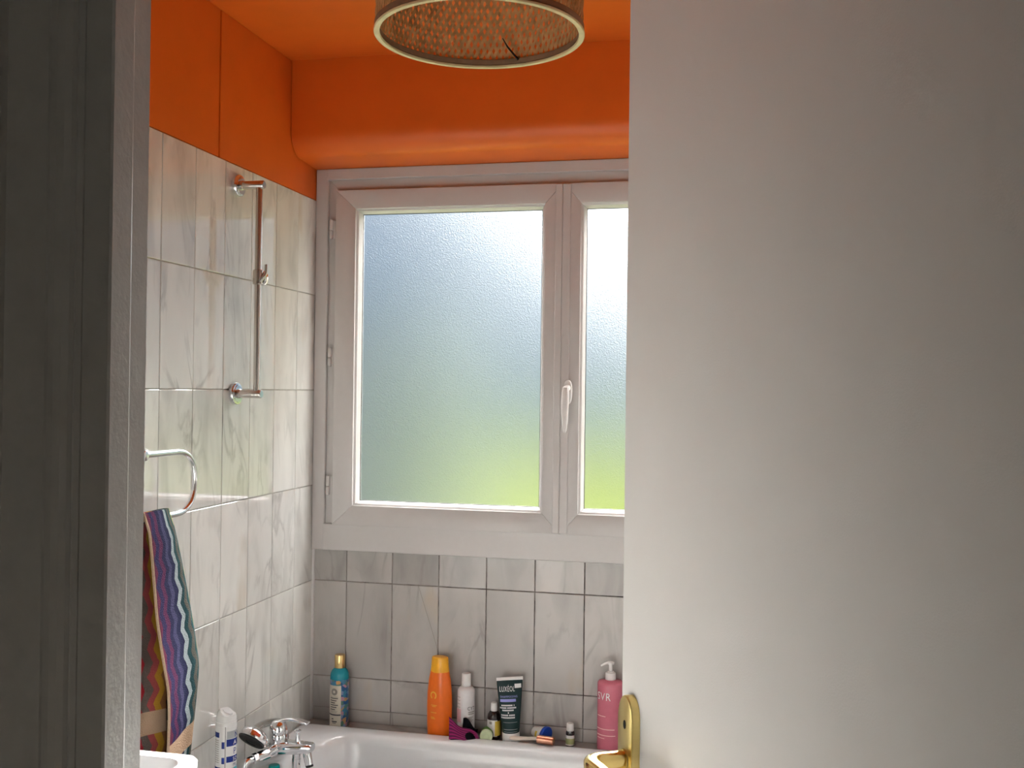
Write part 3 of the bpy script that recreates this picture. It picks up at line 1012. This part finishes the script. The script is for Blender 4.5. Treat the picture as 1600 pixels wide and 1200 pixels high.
# cap with slanted finger cut
bm = NB()
loops = []
for r, z, cut in ((0.0265, 0.1705, 0), (0.0265, 0.179, 0), (0.0255, 0.180, 0), (0.0255, 0.190, 0), (0.0235, 0.199, 0.25), (0.019, 0.207, 0.8), (0.016, 0.2085, 1.0)):
    lp = []
    for i in range(36):
        a = 2 * PI * i / 36
        x, y = r * math.cos(a), r * math.sin(a)
        d = (x * 0.75 - y * 0.55)                # cut falls towards the viewer's right
        lp.append((x, y, z - cut * max(0.0, d + 0.006) * 0.75))
    loops.append(lp)
loft(bm, loops)
obj('can_cap', bm, 'can_white', can, True)
bm = NB()
loft(bm, [[(x + 0.003, y - 0.002, 0.2035 - 0.55 * (x * 0.75 - y * 0.55) + dz) for x, y, _ in ell(0.0115, 0.0095, 0, 20)] for dz in (-0.006, 0.0008)])
obj('spray_button', bm, 'white_gloss', can, True)


def patches(parent, name, mat, R, lst, **k):
    for a0, a1, z0, z1 in lst:
        bm = NB(); wrap_patch(bm, R, a0, a1, z0, z1, max(3, int(abs(a1 - a0) / 7)), **k)
        obj(name, bm, mat, parent, True)


patches(can, 'blue_block', 'can_blue', CR, [(-90, -38, 0.143, 0.156), (2, 100, 0.121, 0.139), (2, 100, 0.081, 0.096), (-24, -8, 0.116, 0.133), (-24, -8, 0.078, 0.094), (-90, -30, 0.057, 0.069)])
patches(can, 'grey_block', 'can_grey', CR, [(4, 100, 0.140, 0.159), (0, 60, 0.03, 0.066)])
patches(can, 'aqua_block', 'can_aqua', CR, [(45, 110, 0.0, 0.0665)], off=0.0006)
patches(can, 'seam', 'dark_print', CR, [(-6, -3, 0.01, 0.1705)])
patches(can, 'text_line', 'grey_print', CR, [(-84, -40, 0.135 - i * 0.0055, 0.1365 - i * 0.0055) for i in range(11)])
obj('lettering', text_bm('N', 0.019, wrap_fn(CR, 48, 0.142, 0.001), 'LEFT'), 'can_blue', can)
obj('lettering', text_bm('A', 0.016, wrap_fn(CR, 40, 0.124, 0.001), 'LEFT'), 'white_print', can)
obj('lettering', text_bm('P', 0.023, wrap_fn(CR, 40, 0.100, 0.001), 'LEFT', 0.8), 'can_blue', can)
obj('lettering', text_bm('SO', 0.014, wrap_fn(CR, 38, 0.0835, 0.001), 'LEFT', 0.8), 'white_print', can)
obj('lettering', text_bm('PR', 0.011, wrap_fn(CR, 38, 0.070, 0.001), 'LEFT', 0.8), 'can_blue', can)

# ------------------------------------------------------------------ things on the shelf behind the bath
def face_cam(x, y):
    """rotation that turns local -y towards the camera"""
    return math.atan2(CAM.y - y, CAM.x - x) + PI / 2


def bottle(name, label, cat, x, y, z=LEDGE, extra=0.0):
    return thing(name, label, cat, (x, y, z), face_cam(x, y) + math.radians(extra))


# teal bottle with floral print and gold cap
b = bottle('shampoo_bottle', 'teal bottle with gold cap, cream label and floral print', 'bottle', 0.113, -0.043)
R = 0.0285
obj('bottle_body', lathe([(0.024, 0.0), (0.0275, 0.002), (R, 0.005), (R, 0.152), (0.0275, 0.163), (0.024, 0.171), (0.0175, 0.177), (0.016, 0.179)], 36), 'teal_plastic', b, True)
bm = NB(); wrap_patch(bm, R, -179, 180, 0.002, 0.146, 48, 0.0003); obj('printed_sleeve', bm, 'floral_print', b, True)
obj('bottle_cap', lathe([(0.0155, 0.179), (0.016, 0.180), (0.016, 0.217), (0.0148, 0.219)], 28), 'gold_cap', b, True)
patches(b, 'front_label', 'cream_label', R, [(-88, 10, 0.003, 0.130)], off=0.0007)
patches(b, 'label_rule', 'dark_print', R, [(-88, 8, 0.039, 0.043)], off=0.001)
bm = NB()
for i in range(24):
    a0, a1 = 2 * PI * i / 24, 2 * PI * (i + 1) / 24
    f = wrap_fn(R, -33, 0.111, 0.0010)
    bm.faces.new([bm.verts.new(f(rr * math.cos(a), rr * math.sin(a))) for rr, a in ((0.0105, a0), (0.0105, a1), (0.004, a1), (0.004, a0))])
obj('round_emblem', bm, 'grey_print', b)
patches(b, 'text_line', 'dark_print', R, [(-62, -8 - 9 * (i % 3), 0.090 - i * 0.0068, 0.0925 - i * 0.0068) for i in range(6)], off=0.001)
patches(b, 'text_line', 'grey_print', R, [(-62, -6, 0.0945, 0.0955), (-60, -10, 0.0515, 0.0525), (-60, -15, 0.0475, 0.0485)], off=0.001)
patches(b, 'text_line', 'dark_print', R, [(-50, -36, 0.027, 0.030), (-48, -14, 0.019, 0.0225), (-44, -20, 0.015, 0.017)], off=0.001)

# orange sun lotion bottle
b = bottle('lotion_bottle', 'tall orange lotion bottle with yellow cap', 'bottle', 0.435, -0.045, extra=-22)
bm = NB()
sec = [(0.034, 0.021, 0.0), (0.037, 0.024, 0.003), (0.0385, 0.025, 0.03), (0.0395, 0.0255, 0.09), (0.0385, 0.025, 0.125), (0.0345, 0.023, 0.165), (0.0290, 0.0205, 0.192)]
loft(bm, [ell(rx, ry, z, 36) for rx, ry, z in sec])
obj('bottle_body', bm, 'orange_plastic', b, True)
bm = NB()
loft(bm, [[(x, y, z + (0.05 * x if z < 0.2 else 0)) for x, y, z in ell(rx, ry, z, 36)] for rx, ry, z in ((0.0292, 0.0207, 0.1905), (0.0275, 0.020, 0.205), (0.0262, 0.019, 0.226), (0.0252, 0.018, 0.233), (0.022, 0.015, 0.2355))])
obj('bottle_cap', bm, 'yellow_plastic', b, True)
bm = NB()
def ofn(x, y):      # front of the oval bottle
    return (x, -0.0255 * math.sqrt(max(0, 1 - (x / 0.0395) ** 2)) - 0.0008, y)
for i in range(30):
    a0, a1 = math.radians(-60 + 300 * i / 30), math.radians(-60 + 300 * (i + 1) / 30)
    ri = 0.0068
    bm.faces.new([bm.verts.new(ofn(-0.010 + rr * math.cos(a), 0.124 + 1.15 * rr * math.sin(a))) for rr, a in ((0.0105, a0), (0.0105, a1), (ri, a1), (ri, a0))])
obj('swirl_emblem', bm, 'yellow_print', b)
for z, x0, x1 in ((0.094, -0.018, 0.002), (0.0905, -0.014, -0.002), (0.072, -0.018, 0.001), (0.058, -0.018, -0.006), (0.054, -0.017, -0.003)):
    bm = NB()
    n = 6
    v0 = [bm.verts.new(ofn(x0 + (x1 - x0) * i / n, z)) for i in range(n + 1)]; v1 = [bm.verts.new(ofn(x0 + (x1 - x0) * i / n, z + 0.0018)) for i in range(n + 1)]
    for i in range(n): bm.faces.new((v0[i], v0[i + 1], v1[i + 1], v1[i]))
    obj('text_line', bm, 'yellow_print', b)

# white antiseptic bottle
b = bottle('white_bottle', 'white bottle with white cap and grey lettering behind the striped cloth', 'bottle', 0.514, -0.031)
R = 0.0265
obj('bottle_body', lathe([(0.022, 0.0), (0.0255, 0.002), (R, 0.006), (R, 0.132), (0.0255, 0.140), (0.020, 0.147), (0.014, 0.150)], 32), 'bottle_white', b, True)
obj('bottle_cap', lathe([(0.0138, 0.149), (0.0142, 0.150), (0.0136, 0.186), (0.0125, 0.1875)], 28), 'white_cap', b, True)
patches(b, 'side_label', 'pink_label', R, [(-88, -34, 0.045, 0.085)])
patches(b, 'text_line', 'grey_print', R, [(-80, -40, 0.120 - i * 0.010, 0.1212 - i * 0.010) for i in range(4)], off=0.0008)
obj('lettering', text_bm('CYT', 0.0150, wrap_fn(R, 8, 0.083, 0.0010), 'LEFT', 0.80), 'dark_print', b)
patches(b, 'text_line', 'grey_print', R, [(14, 62, 0.076, 0.0785), (14, 58, 0.0705, 0.0730)], off=0.0009)
patches(b, 'text_line', 'grey_print', R, [(14, 50 - 8 * (i % 2), 0.061 - i * 0.0045, 0.0628 - i * 0.0045) for i in range(4)], off=0.0009)

# striped cloth (bath mitt) crumpled against the bottles
cl = thing('bath_mitt', 'crumpled magenta and black striped cloth between orange and white bottles', 'cloth', (0.517, -0.083, LEDGE + 0.0012), 0.35)


def sheet(name, fn, nu, nv, mat, parent, thick=0.003):
    bm = NB()
    uvl = bm.loops.layers.uv.new('UVMap')
    g = [[bm.verts.new(fn(i / nu, j / nv)) for j in range(nv + 1)] for i in range(nu + 1)]
    for i in range(nu):
        for j in range(nv):
            f = bm.faces.new((g[i][j], g[i + 1][j], g[i + 1][j + 1], g[i][j + 1]))
            for lp, (a, c) in zip(f.loops, ((i, j), (i + 1, j), (i + 1, j + 1), (i, j + 1))):
                lp[uvl].uv = (a / nu, c / nv)
    o = obj(name, bm, mat, parent, True)
    md = o.modifiers.new('thick', 'SOLIDIFY'); md.thickness = thick
    return o


def mitt(u, v):
    x = -0.040 + 0.088 * u
    top = 0.066 - 0.052 * u + 0.006 * math.sin(7 * u + 2 * v)
    zz = 0.006 + top * (0.16 + 0.84 * v) * (0.97 if u < 0.97 else 0.6)
    y = -0.030 + 0.020 * v + 0.004 * math.sin(9 * u + 3 * v)
    return (x, y, zz)


def mitt_black(u, v):
    a = PI * v
    x = -0.044 + 0.095 * u
    h = 0.017 + 0.010 * math.sin(PI * u) + 0.004 * math.sin(11 * u)
    h *= min(1, 6 * u + 0.3, 6 * (1 - u) + 0.3)
    return (x, -0.010 + 0.020 * -math.cos(a) + 0.003 * math.sin(8 * u), h * math.sin(a))


def mitt_flap(u, v):
    x = 0.000 + 0.044 * u + 0.004 * v
    return (x, 0.004 + 0.012 * v, 0.012 + (0.050 - 0.032 * u + 0.008 * math.sin(6 * u)) * v)


sheet('striped_side', mitt, 14, 12, 'striped_mitt', cl, 0.0025)
sheet('black_side', mitt_black, 16, 10, 'black_cloth', cl, 0.002)
sheet('black_flap', mitt_flap, 10, 8, 'black_cloth', cl, 0.002)

# dark dropper bottle with white and yellow label
b = bottle('brown_bottle', 'dark brown bottle with white cap and white and yellow label', 'bottle', 0.602, -0.036)
R = 0.0198
obj('bottle_body', lathe([(0.017, 0.0), (0.019, 0.002), (R, 0.005), (R, 0.066), (0.0185, 0.074), (0.014, 0.081), (0.0098, 0.084)], 30), 'amber_dark', b, True)
obj('bottle_cap', lathe([(0.0100, 0.0835), (0.0102, 0.0845), (0.0102, 0.0875), (0.0094, 0.088), (0.0100, 0.089), (0.0096, 0.106), (0.0085, 0.1075)], 24), 'white_cap', b, True)
patches(b, 'label', 'paper_white', R, [(-100, 30, 0.012, 0.060)])
patches(b, 'yellow_label', 'label_yellow', R, [(8, 85, 0.014, 0.057)], off=0.0008)
patches(b, 'label_mark', 'grey_print', R, [(-42, -18, 0.048, 0.056)], off=0.0008)

# small green pot lying with its cap to the front
gp = thing('green_pot', 'small green pot lying on its side with pale green cap facing out', 'pot', (0.588, -0.071, LEDGE + 0.0195), face_cam(0.588, -0.07) - 0.12)
gq = Matrix.Rotation(math.radians(90), 4, 'X')      # local z -> -y
obj('pot_body', xf(lathe([(0.015, -0.030), (0.0185, -0.028), (0.019, -0.004), (0.0175, 0.0)], 30), gq), 'green_jar', gp, True)
obj('pot_cap', xf(lathe([(0.0188, 0.0), (0.0192, 0.001), (0.0192, 0.009), (0.0180, 0.0105), (0.0150, 0.0105), (0.0142, 0.0096), (0.0075, 0.0096), (0.0068, 0.0104), (0.0018, 0.0104)], 32), gq), 'pale_green', gp, True)

# dark green tube standing on its cap
tbx, tby = 0.656, -0.042
b = bottle('shampoo_tube', 'dark green tube standing on a white cap with white lettering', 'tube', tbx, tby, extra=6)
b.rotation_euler.y = math.radians(-2.0)
TZ0, TZ1 = 0.029, 0.181


def tw(z):
    f = (z - TZ0) / (TZ1 - TZ0)
    return 0.0255 + (0.0385 - 0.0255) * min(1, f * 1.05) ** 0.9, 0.0245 * (1 - f) ** 0.75 + 0.0012


bm = NB()
loft(bm, [ell(*tw(TZ0 + (TZ1 - TZ0) * i / 14), TZ0 + (TZ1 - TZ0) * i / 14, 36, p=2.15) for i in range(15)])
obj('tube_body', bm, 'tube_green', b, True)
obj('tube_crimp', bx(-0.0395, 0.0395, -0.0016, 0.0016, TZ1 - 0.001, TZ1 + 0.0085, bev=0.0005), 'white_cap', b)
obj('tube_cap', lathe([(0.0245, 0.0), (0.0258, 0.001), (0.0262, 0.027), (0.0255, 0.0295)], 32), 'white_cap', b, True)


def tfn(x0, z0, off=0.0009):
    def f(x, y):
        z = z0 + y; X = x0 + x
        rx, ry = tw(z)
        return (X, -ry * (1 - min(0.999, abs(X / rx)) ** 2.15) ** (1 / 2.15) - off, z)
    return f


def tline(name, mat, x0, x1, z0, z1, off=0.0008, n=8):
    bm = NB(); f = tfn(0, 0, off)
    v0 = [bm.verts.new(f(x0 + (x1 - x0) * i / n, z0)) for i in range(n + 1)]; v1 = [bm.verts.new(f(x0 + (x1 - x0) * i / n, z1)) for i in range(n + 1)]
    for i in range(n): bm.faces.new((v0[i], v0[i + 1], v1[i + 1], v1[i]))
    return obj(name, bm, mat, b)


obj('lettering', text_bm('LUXÉOL', 0.0215, tfn(-0.032, 0.149), 'LEFT', 0.53), 'white_print', b)
tline('price_sticker', 'white_print', 0.0135, 0.0335, 0.158, 0.170, 0.0016)
obj('lettering', text_bm('SHAMPOOING', 0.0088, tfn(-0.030, 0.1315), 'LEFT', 0.82), 'lilac_print', b)
tline('lilac_band', 'lilac_print', -0.030, 0.016, 0.1195, 0.1275)
for x0, x1, zz in ((-0.027, 0.006, 0.1075), (0.009, 0.012, 0.1075), (-0.031, -0.012, 0.1005), (-0.010, 0.017, 0.1005), (-0.025, 0.009, 0.0935), (-0.009, -0.005, 0.0865),
                   (-0.028, -0.008, 0.0795), (-0.006, 0.012, 0.0795), (-0.028, 0.012, 0.0725)):
    n = max(1, int((x1 - x0) / 0.0034))
    for k in range(n):          # rows of letter-like strokes, too small to read
        xa = x0 + (x1 - x0) * k / n
        tline('text_line', 'white_print', xa, xa + (x1 - x0) / n * 0.72, zz, zz + 0.0042, 0.0009, 1)
tline('text_line', 'can_grey', -0.023, 0.018, 0.0605, 0.0613)
tline('text_line', 'can_grey', -0.022, 0.018, 0.0400, 0.0412)
tline('text_line', 'can_grey', -0.021, 0.018, 0.0332, 0.0340)

# blue-lidded pot lying on its side
bp_ = thing('blue_lid_tub', 'pale printed cup lying on its side with a round blue lid', 'tub', (0.748, -0.040, LEDGE + 0.0275), 0.0)
dq = Vector((0.86, -0.45, -0.10)).normalized()
bq = Vector((0, 0, 1)).rotation_difference(dq).to_matrix().to_4x4()
obj('cup', xf(lathe([(0.012, -0.030), (0.0135, -0.029), (0.0225, 0.004), (0.0235, 0.005), (0.0235, 0.008), (0.021, 0.009)], 32), bq), 'paper_white', bp_, True)
obj('lid', xf(lathe([(0.0235, 0.009), (0.0265, 0.010), (0.0268, 0.018), (0.0255, 0.0195), (0.006, 0.0195)], 36), bq), 'blue_lid', bp_, True)
bm = NB(); wrap_patch(bm, 0.0205, -60, 10, -0.012, -0.003, 8, 0.0006)
for v in bm.verts:
    k = (0.0135 + 0.009 * (v.co.z + 0.029) / 0.033 + 0.0005) / Vector((v.co.x, v.co.y)).length
    v.co.x *= k; v.co.y *= k
obj('print_patch', xf(bm, bq), 'label_yellow', bp_)

# razor with pale handle and copper head, on the shelf edge
rz = thing('facial_roller', 'pale stick handle with a copper cylinder head lying on the bath edge', 'roller', (0.770, -0.088, RIM))
bm = NB(); tube(bm, [(-0.0255, 0.004, 0.0125), (0.0235, -0.004, 0.0125)], [0.0122, 0.0122], 28)
bmesh.ops.bevel(bm, geom=[e for e in bm.edges if len(e.link_faces) == 2 and any(len(f.verts) > 4 for f in e.link_faces)], offset=0.0015, segments=2, affect='EDGES')
obj('copper_head', bm, 'copper', rz, True)
bm = NB(); tube(bm, smooth_pts([(-0.018, 0.010, 0.012), (-0.040, 0.014, 0.010), (-0.075, 0.016, 0.006), (-0.112, 0.016, 0.0045)], 4), [0.0050] * 7 + [0.0058, 0.006, 0.006, 0.006, 0.005, 0.003], 14)
obj('stick', bm, 'pale_handle', rz, True)

# tiny vial
b = bottle('small_vial', 'tiny dark vial with white cap and green label beside the pink bottle', 'bottle', 0.833, -0.040)
R = 0.0128
obj('bottle_body', lathe([(0.011, 0.0), (0.0125, 0.0015), (R, 0.004), (R, 0.040), (0.0115, 0.0445), (0.0075, 0.047)], 26), 'amber_dark', b, True)
obj('bottle_cap', lathe([(0.0100, 0.0445), (0.0108, 0.045), (0.0108, 0.048), (0.0100, 0.0485), (0.0108, 0.0495), (0.0103, 0.0655), (0.0095, 0.067)], 24), 'white_cap', b, True)
patches(b, 'label', 'paper_white', R, [(-100, 100, 0.004, 0.0335)])
patches(b, 'green_label', 'label_green', R, [(-100, 100, 0.008, 0.0245)], off=0.0008)

# pink pump bottle
b = bottle('pump_bottle', 'tall pink pump bottle with white pump beside the door edge', 'bottle', 0.950, -0.043)
R = 0.0375
obj('bottle_body', lathe([(0.033, 0.0), (0.0365, 0.002), (R, 0.006), (R, 0.192), (0.0365, 0.197), (0.033, 0.2005), (0.017, 0.203), (0.014, 0.206)], 40), 'pink_bottle', b, True)
obj('pump_collar', lathe([(0.0150, 0.203), (0.0155, 0.204), (0.0150, 0.2225), (0.0140, 0.224), (0.0090, 0.2245), (0.0088, 0.228), (0.0075, 0.2285)], 28), 'white_cap', b, True)
obj('pump_stem', lathe([(0.0052, 0.228), (0.0052, 0.245), (0.0068, 0.247), (0.0068, 0.2535), (0.004, 0.2545)], 18), 'white_cap', b, True)
bm = NB()
nz = smooth_pts([(0.010, 0, 0.2508), (0.0, 0, 0.2518), (-0.012, 0, 0.2502), (-0.024, 0, 0.2445), (-0.0275, 0, 0.2415)], 4)
tube(bm, nz, [0.0038 + 0.0010 * math.sin(PI * min(1, i / 8)) - 0.0016 * max(0, i - 9) / 7 for i in range(len(nz))], 12)
obj('pump_nozzle', bm, 'white_cap', b, True)
obj('lettering', text_bm('SVR', 0.031, wrap_fn(R, -66, 0.152, 0.0012), 'LEFT', 0.80), 'white_print', b)
patches(b, 'text_line', 'pink_print', R, [(-66, -20, 0.105, 0.1068), (-70, 20, 0.068, 0.0700), (-70, 24, 0.0505, 0.0525), (-66, -24, 0.042, 0.0435)], off=0.0009)

# ------------------------------------------------------------------ shower rail on the left wall
BX, BY = 0.066, -0.532
rail = thing('shower_rail', 'chrome shower slide rail with two round brackets on the marble wall', 'shower rail', (0, BY, 1.58))
for zz in ():
    pass
for zz in (2.137, 1.585):
    k = bpy.data.objects.new('bracket', None); COL.objects.link(k); k.parent = rail
    k.location = (0.0006, 0, zz - 1.58)
    rq = Matrix.Rotation(math.radians(90), 4, 'Y')     # local z -> +x
    obj('rosette', xf(lathe([(0.0285, 0.0), (0.0290, 0.001), (0.0290, 0.010), (0.0275, 0.012), (0.0235, 0.0125), (0.0225, 0.0145), (0.012, 0.0150)], 36), rq), 'chrome', k, True)
    obj('bracket_arm', xf(lathe([(0.0125, 0.0125), (0.0125, 0.019), (0.0112, 0.020), (0.0112, 0.077), (0.0105, 0.0785), (0.009, 0.079)], 28), rq), 'steel_satin', k, True)
    bm = NB()
    tube(bm, [(0.0785, 0, 0), (0.0800, 0, 0)], [0.0102, 0.0095], 24)
    obj('end_cap', bm, 'chrome', k, True)
bm = NB(); tube(bm, [(BX, 0, 1.585 - 1.58 + 0.008), (BX, 0, 2.137 - 1.58 - 0.008)], 0.0090, 24)
obj('rail_tube', bm, 'steel_satin', rail, True)
sl = bpy.data.objects.new('slider', None); COL.objects.link(sl); sl.parent = rail
sl.location = (BX, 0, 1.892 - 1.58)
bm = NB(); tube(bm, [(0, 0, -0.0185), (0, 0, -0.0170), (0, 0, 0.0190), (0, 0, 0.0205)], [0.0120, 0.0142, 0.0142, 0.0120], 24)
obj('sleeve', bm, 'steel_satin', sl, True)
sq = Vector((0, 0, 1)).rotation_difference(Vector((0.25, 0.97, 0)).normalized()).to_matrix().to_4x4()
obj('clamp_disc', xf(lathe([(0.0205, 0.004), (0.0215, 0.006), (0.0215, 0.016), (0.020, 0.0175), (0.008, 0.0180)], 30), sq), 'chrome', sl, True)
bm = NB(); tube(bm, smooth_pts([(0.008, -0.006, -0.010), (0.020, -0.004, 0.004), (0.0235, -0.002, 0.016), (0.0235, -0.002, 0.034)], 5), [0.0055] * 6 + [0.0045] * 10, 12)
obj('hook', bm, 'steel_satin', sl, True)

# ------------------------------------------------------------------ towel ring and towel
ring = thing('towel_ring', 'chrome D shaped towel ring on the marble wall', 'towel ring', (0.0, -1.06, 1.38))
pts = []
yc, hh = 0.165, 0.0715            # right centre of the arc, half height
def arc(cy, s):
    return [(0.05, cy + s * 0.085 * math.cos(a) ** 0.9 if math.cos(a) > 0 else cy, hh * math.sin(a)) for a in [(-PI / 2 + PI * i / 18) for i in range(19)]]
right = [(0.05, yc + 0.085 * max(0, math.cos(a)) ** 0.8, hh * math.sin(a)) for a in [(-PI / 2 + PI * i / 20) for i in range(21)]]
left = [(0.05, -0.085 - 0.085 * max(0, math.cos(a)) ** 0.8, hh * math.sin(a)) for a in [(PI / 2 - PI * i / 20) for i in range(21)]]
bm = NB(); tube(bm, right + left, 0.0072, 16, closed=True)
obj('ring', bm, 'chrome', ring, True)
rq = Matrix.Translation((0.0006, 0.028, hh)) @ Matrix.Rotation(math.radians(90), 4, 'Y')
obj('wall_mount', xf(lathe([(0.024, 0.0), (0.0245, 0.001), (0.0245, 0.008), (0.013, 0.011), (0.0125, 0.054), (0.0115, 0.058), (0.008, 0.060)], 28), rq), 'chrome', ring, True)

tw_ = thing('hanging_towel', 'multicoloured zigzag patterned towel hanging from the chrome ring', 'towel', (0.05, -0.99, 1.308))
# cross-section of the folded cloth (x from wall, y along wall), relative to the ring bar
SEC = [(0.000, -0.120), (0.012, -0.085), (0.006, -0.050), (0.016, -0.010), (0.020, 0.030), (-0.006, 0.038), (-0.030, 0.050), (-0.036, 0.100),
       (-0.026, 0.165), (0.002, 0.188), (0.030, 0.150), (0.036, 0.085), (0.044, 0.030), (0.050, -0.020)]
SECT = [(-0.013, -0.110), (-0.013, -0.090), (-0.013, -0.060), (-0.0125, -0.020), (-0.0125, 0.000), (-0.012, 0.012), (-0.012, 0.022), (-0.012, 0.036),
        (-0.011, 0.046), (0.006, 0.052), (0.0125, 0.040), (0.013, 0.016), (0.013, -0.014), (0.013, -0.045)]
sp = smooth_pts([(a, b_, 0) for a, b_ in SEC], 5)
st = smooth_pts([(a, b_, 0) for a, b_ in SECT], 5)
nS = len(sp)
arc_len = [0.0]
for i in range(1, nS): arc_len.append(arc_len[-1] + (sp[i] - sp[i - 1]).length)
TOPZ = 0.017
bm = NB(); uvl = bm.loops.layers.uv.new('UVMap')
NV = 46
grid = []
rnd = random.Random(5)
for i in range(nS):
    f = i / (nS - 1)
    zb = -0.555 if f < 0.30 else (-0.555 - 0.065 * min(1, (f - 0.30) / 0.15))
    zb += 0.006 * math.sin(11 * f)
    col = []
    for j in range(NV + 1):
        v = j / NV
        z = TOPZ + (zb - TOPZ) * v
        m = min(1.0, (v / 0.60)) ** 0.85                # how far the folds have opened
        bul = 1 + 0.12 * math.sin(PI * min(1, max(0, (v - 0.35) / 0.6)))
        p = st[i].lerp(sp[i], m)
        x = p.x * (bul if p.x > 0 else 1) + 0.0025 * math.sin(6 * v + 9 * f)
        y = p.y + 0.004 * math.sin(9 * v + 14 * f) * m
        if f > 0.55 and v > 0.62:                       # right side tucks in towards the hem
            y -= 0.045 * ((v - 0.62) / 0.38) ** 1.6 * max(0, (y + 0.02) / 0.16)
        if v < 0.03: x *= 0.35; z = TOPZ
        elif v < 0.06: x *= 0.85
        x = max(x, -0.046)
        col.append((bm.verts.new((x, y, z)), 0.012 + 0.48 * arc_len[i] / arc_len[-1], (z - zb)))
    grid.append(col)
for i in range(nS - 1):
    for j in range(NV):
        q4 = [grid[i][j], grid[i + 1][j], grid[i + 1][j + 1], grid[i][j + 1]]
        f_ = bm.faces.new([q_[0] for q_ in q4])
        for lp, q_ in zip(f_.loops, q4): lp[uvl].uv = (q_[1], q_[2])
to = obj('towel_cloth', bm, 'zigzag_towel', tw_, True)
md = to.modifiers.new('thick', 'SOLIDIFY'); md.thickness = 0.0035; md.offset = 0
# bound edge
bm = NB(); tube(bm, [c[0] for c in [(v_.co.copy(), 0) for v_ in [to.data.vertices[k] for k in range((nS - 1) * (NV + 1), nS * (NV + 1))]]], 0.0032, 8)
obj('selvage', bm, 'beige_hem', tw_, True)

# ------------------------------------------------------------------ wash basin
bs = thing('washbasin', 'white washbasin below the towel at the left wall', 'basin', (0.0, 0.0, 0.0))
bm = NB()
X0, X1, Y0, Y1, ZB = 0.002, 0.262, -1.62, -1.135, 0.855
L0 = [rrect(0.002, 0.10, -1.47, -1.29, 0.03, 0.66), rrect(0.002, 0.20, -1.55, -1.20, 0.05, 0.74), rrect(0.002, X1 - 0.01, Y0 + 0.01, Y1 - 0.01, 0.028, 0.805),
      rrect(X0, X1, Y0, Y1, 0.03, 0.830), rrect(X0, X1, Y0, Y1, 0.03, ZB - 0.005), rrect(X0, X1 - 0.004, Y0 + 0.004, Y1 - 0.004, 0.028, ZB),
      rrect(X0 + 0.06, X1 - 0.022, Y0 + 0.03, Y1 - 0.028, 0.04, ZB - 0.001), rrect(X0 + 0.066, X1 - 0.028, Y0 + 0.036, Y1 - 0.034, 0.04, ZB - 0.008), rrect(X0 + 0.09, X1 - 0.07, Y0 + 0.10, Y1 - 0.09, 0.04, ZB - 0.09)]
loft(bm, L0)
obj('bowl', bm, 'white_gloss', bs, True)
obj('upstand', bx(0.002, 0.05, Y0, Y1 + 0.001, ZB - 0.004, ZB + 0.012, bev=0.005, seg=3), 'white_gloss', bs, True)
bm = NB(); tube(bm, [(0.05, -1.38, 0.0), (0.05, -1.38, 0.70)], 0.045, 24)
obj('pedestal', bm, 'white_gloss', bs, True)
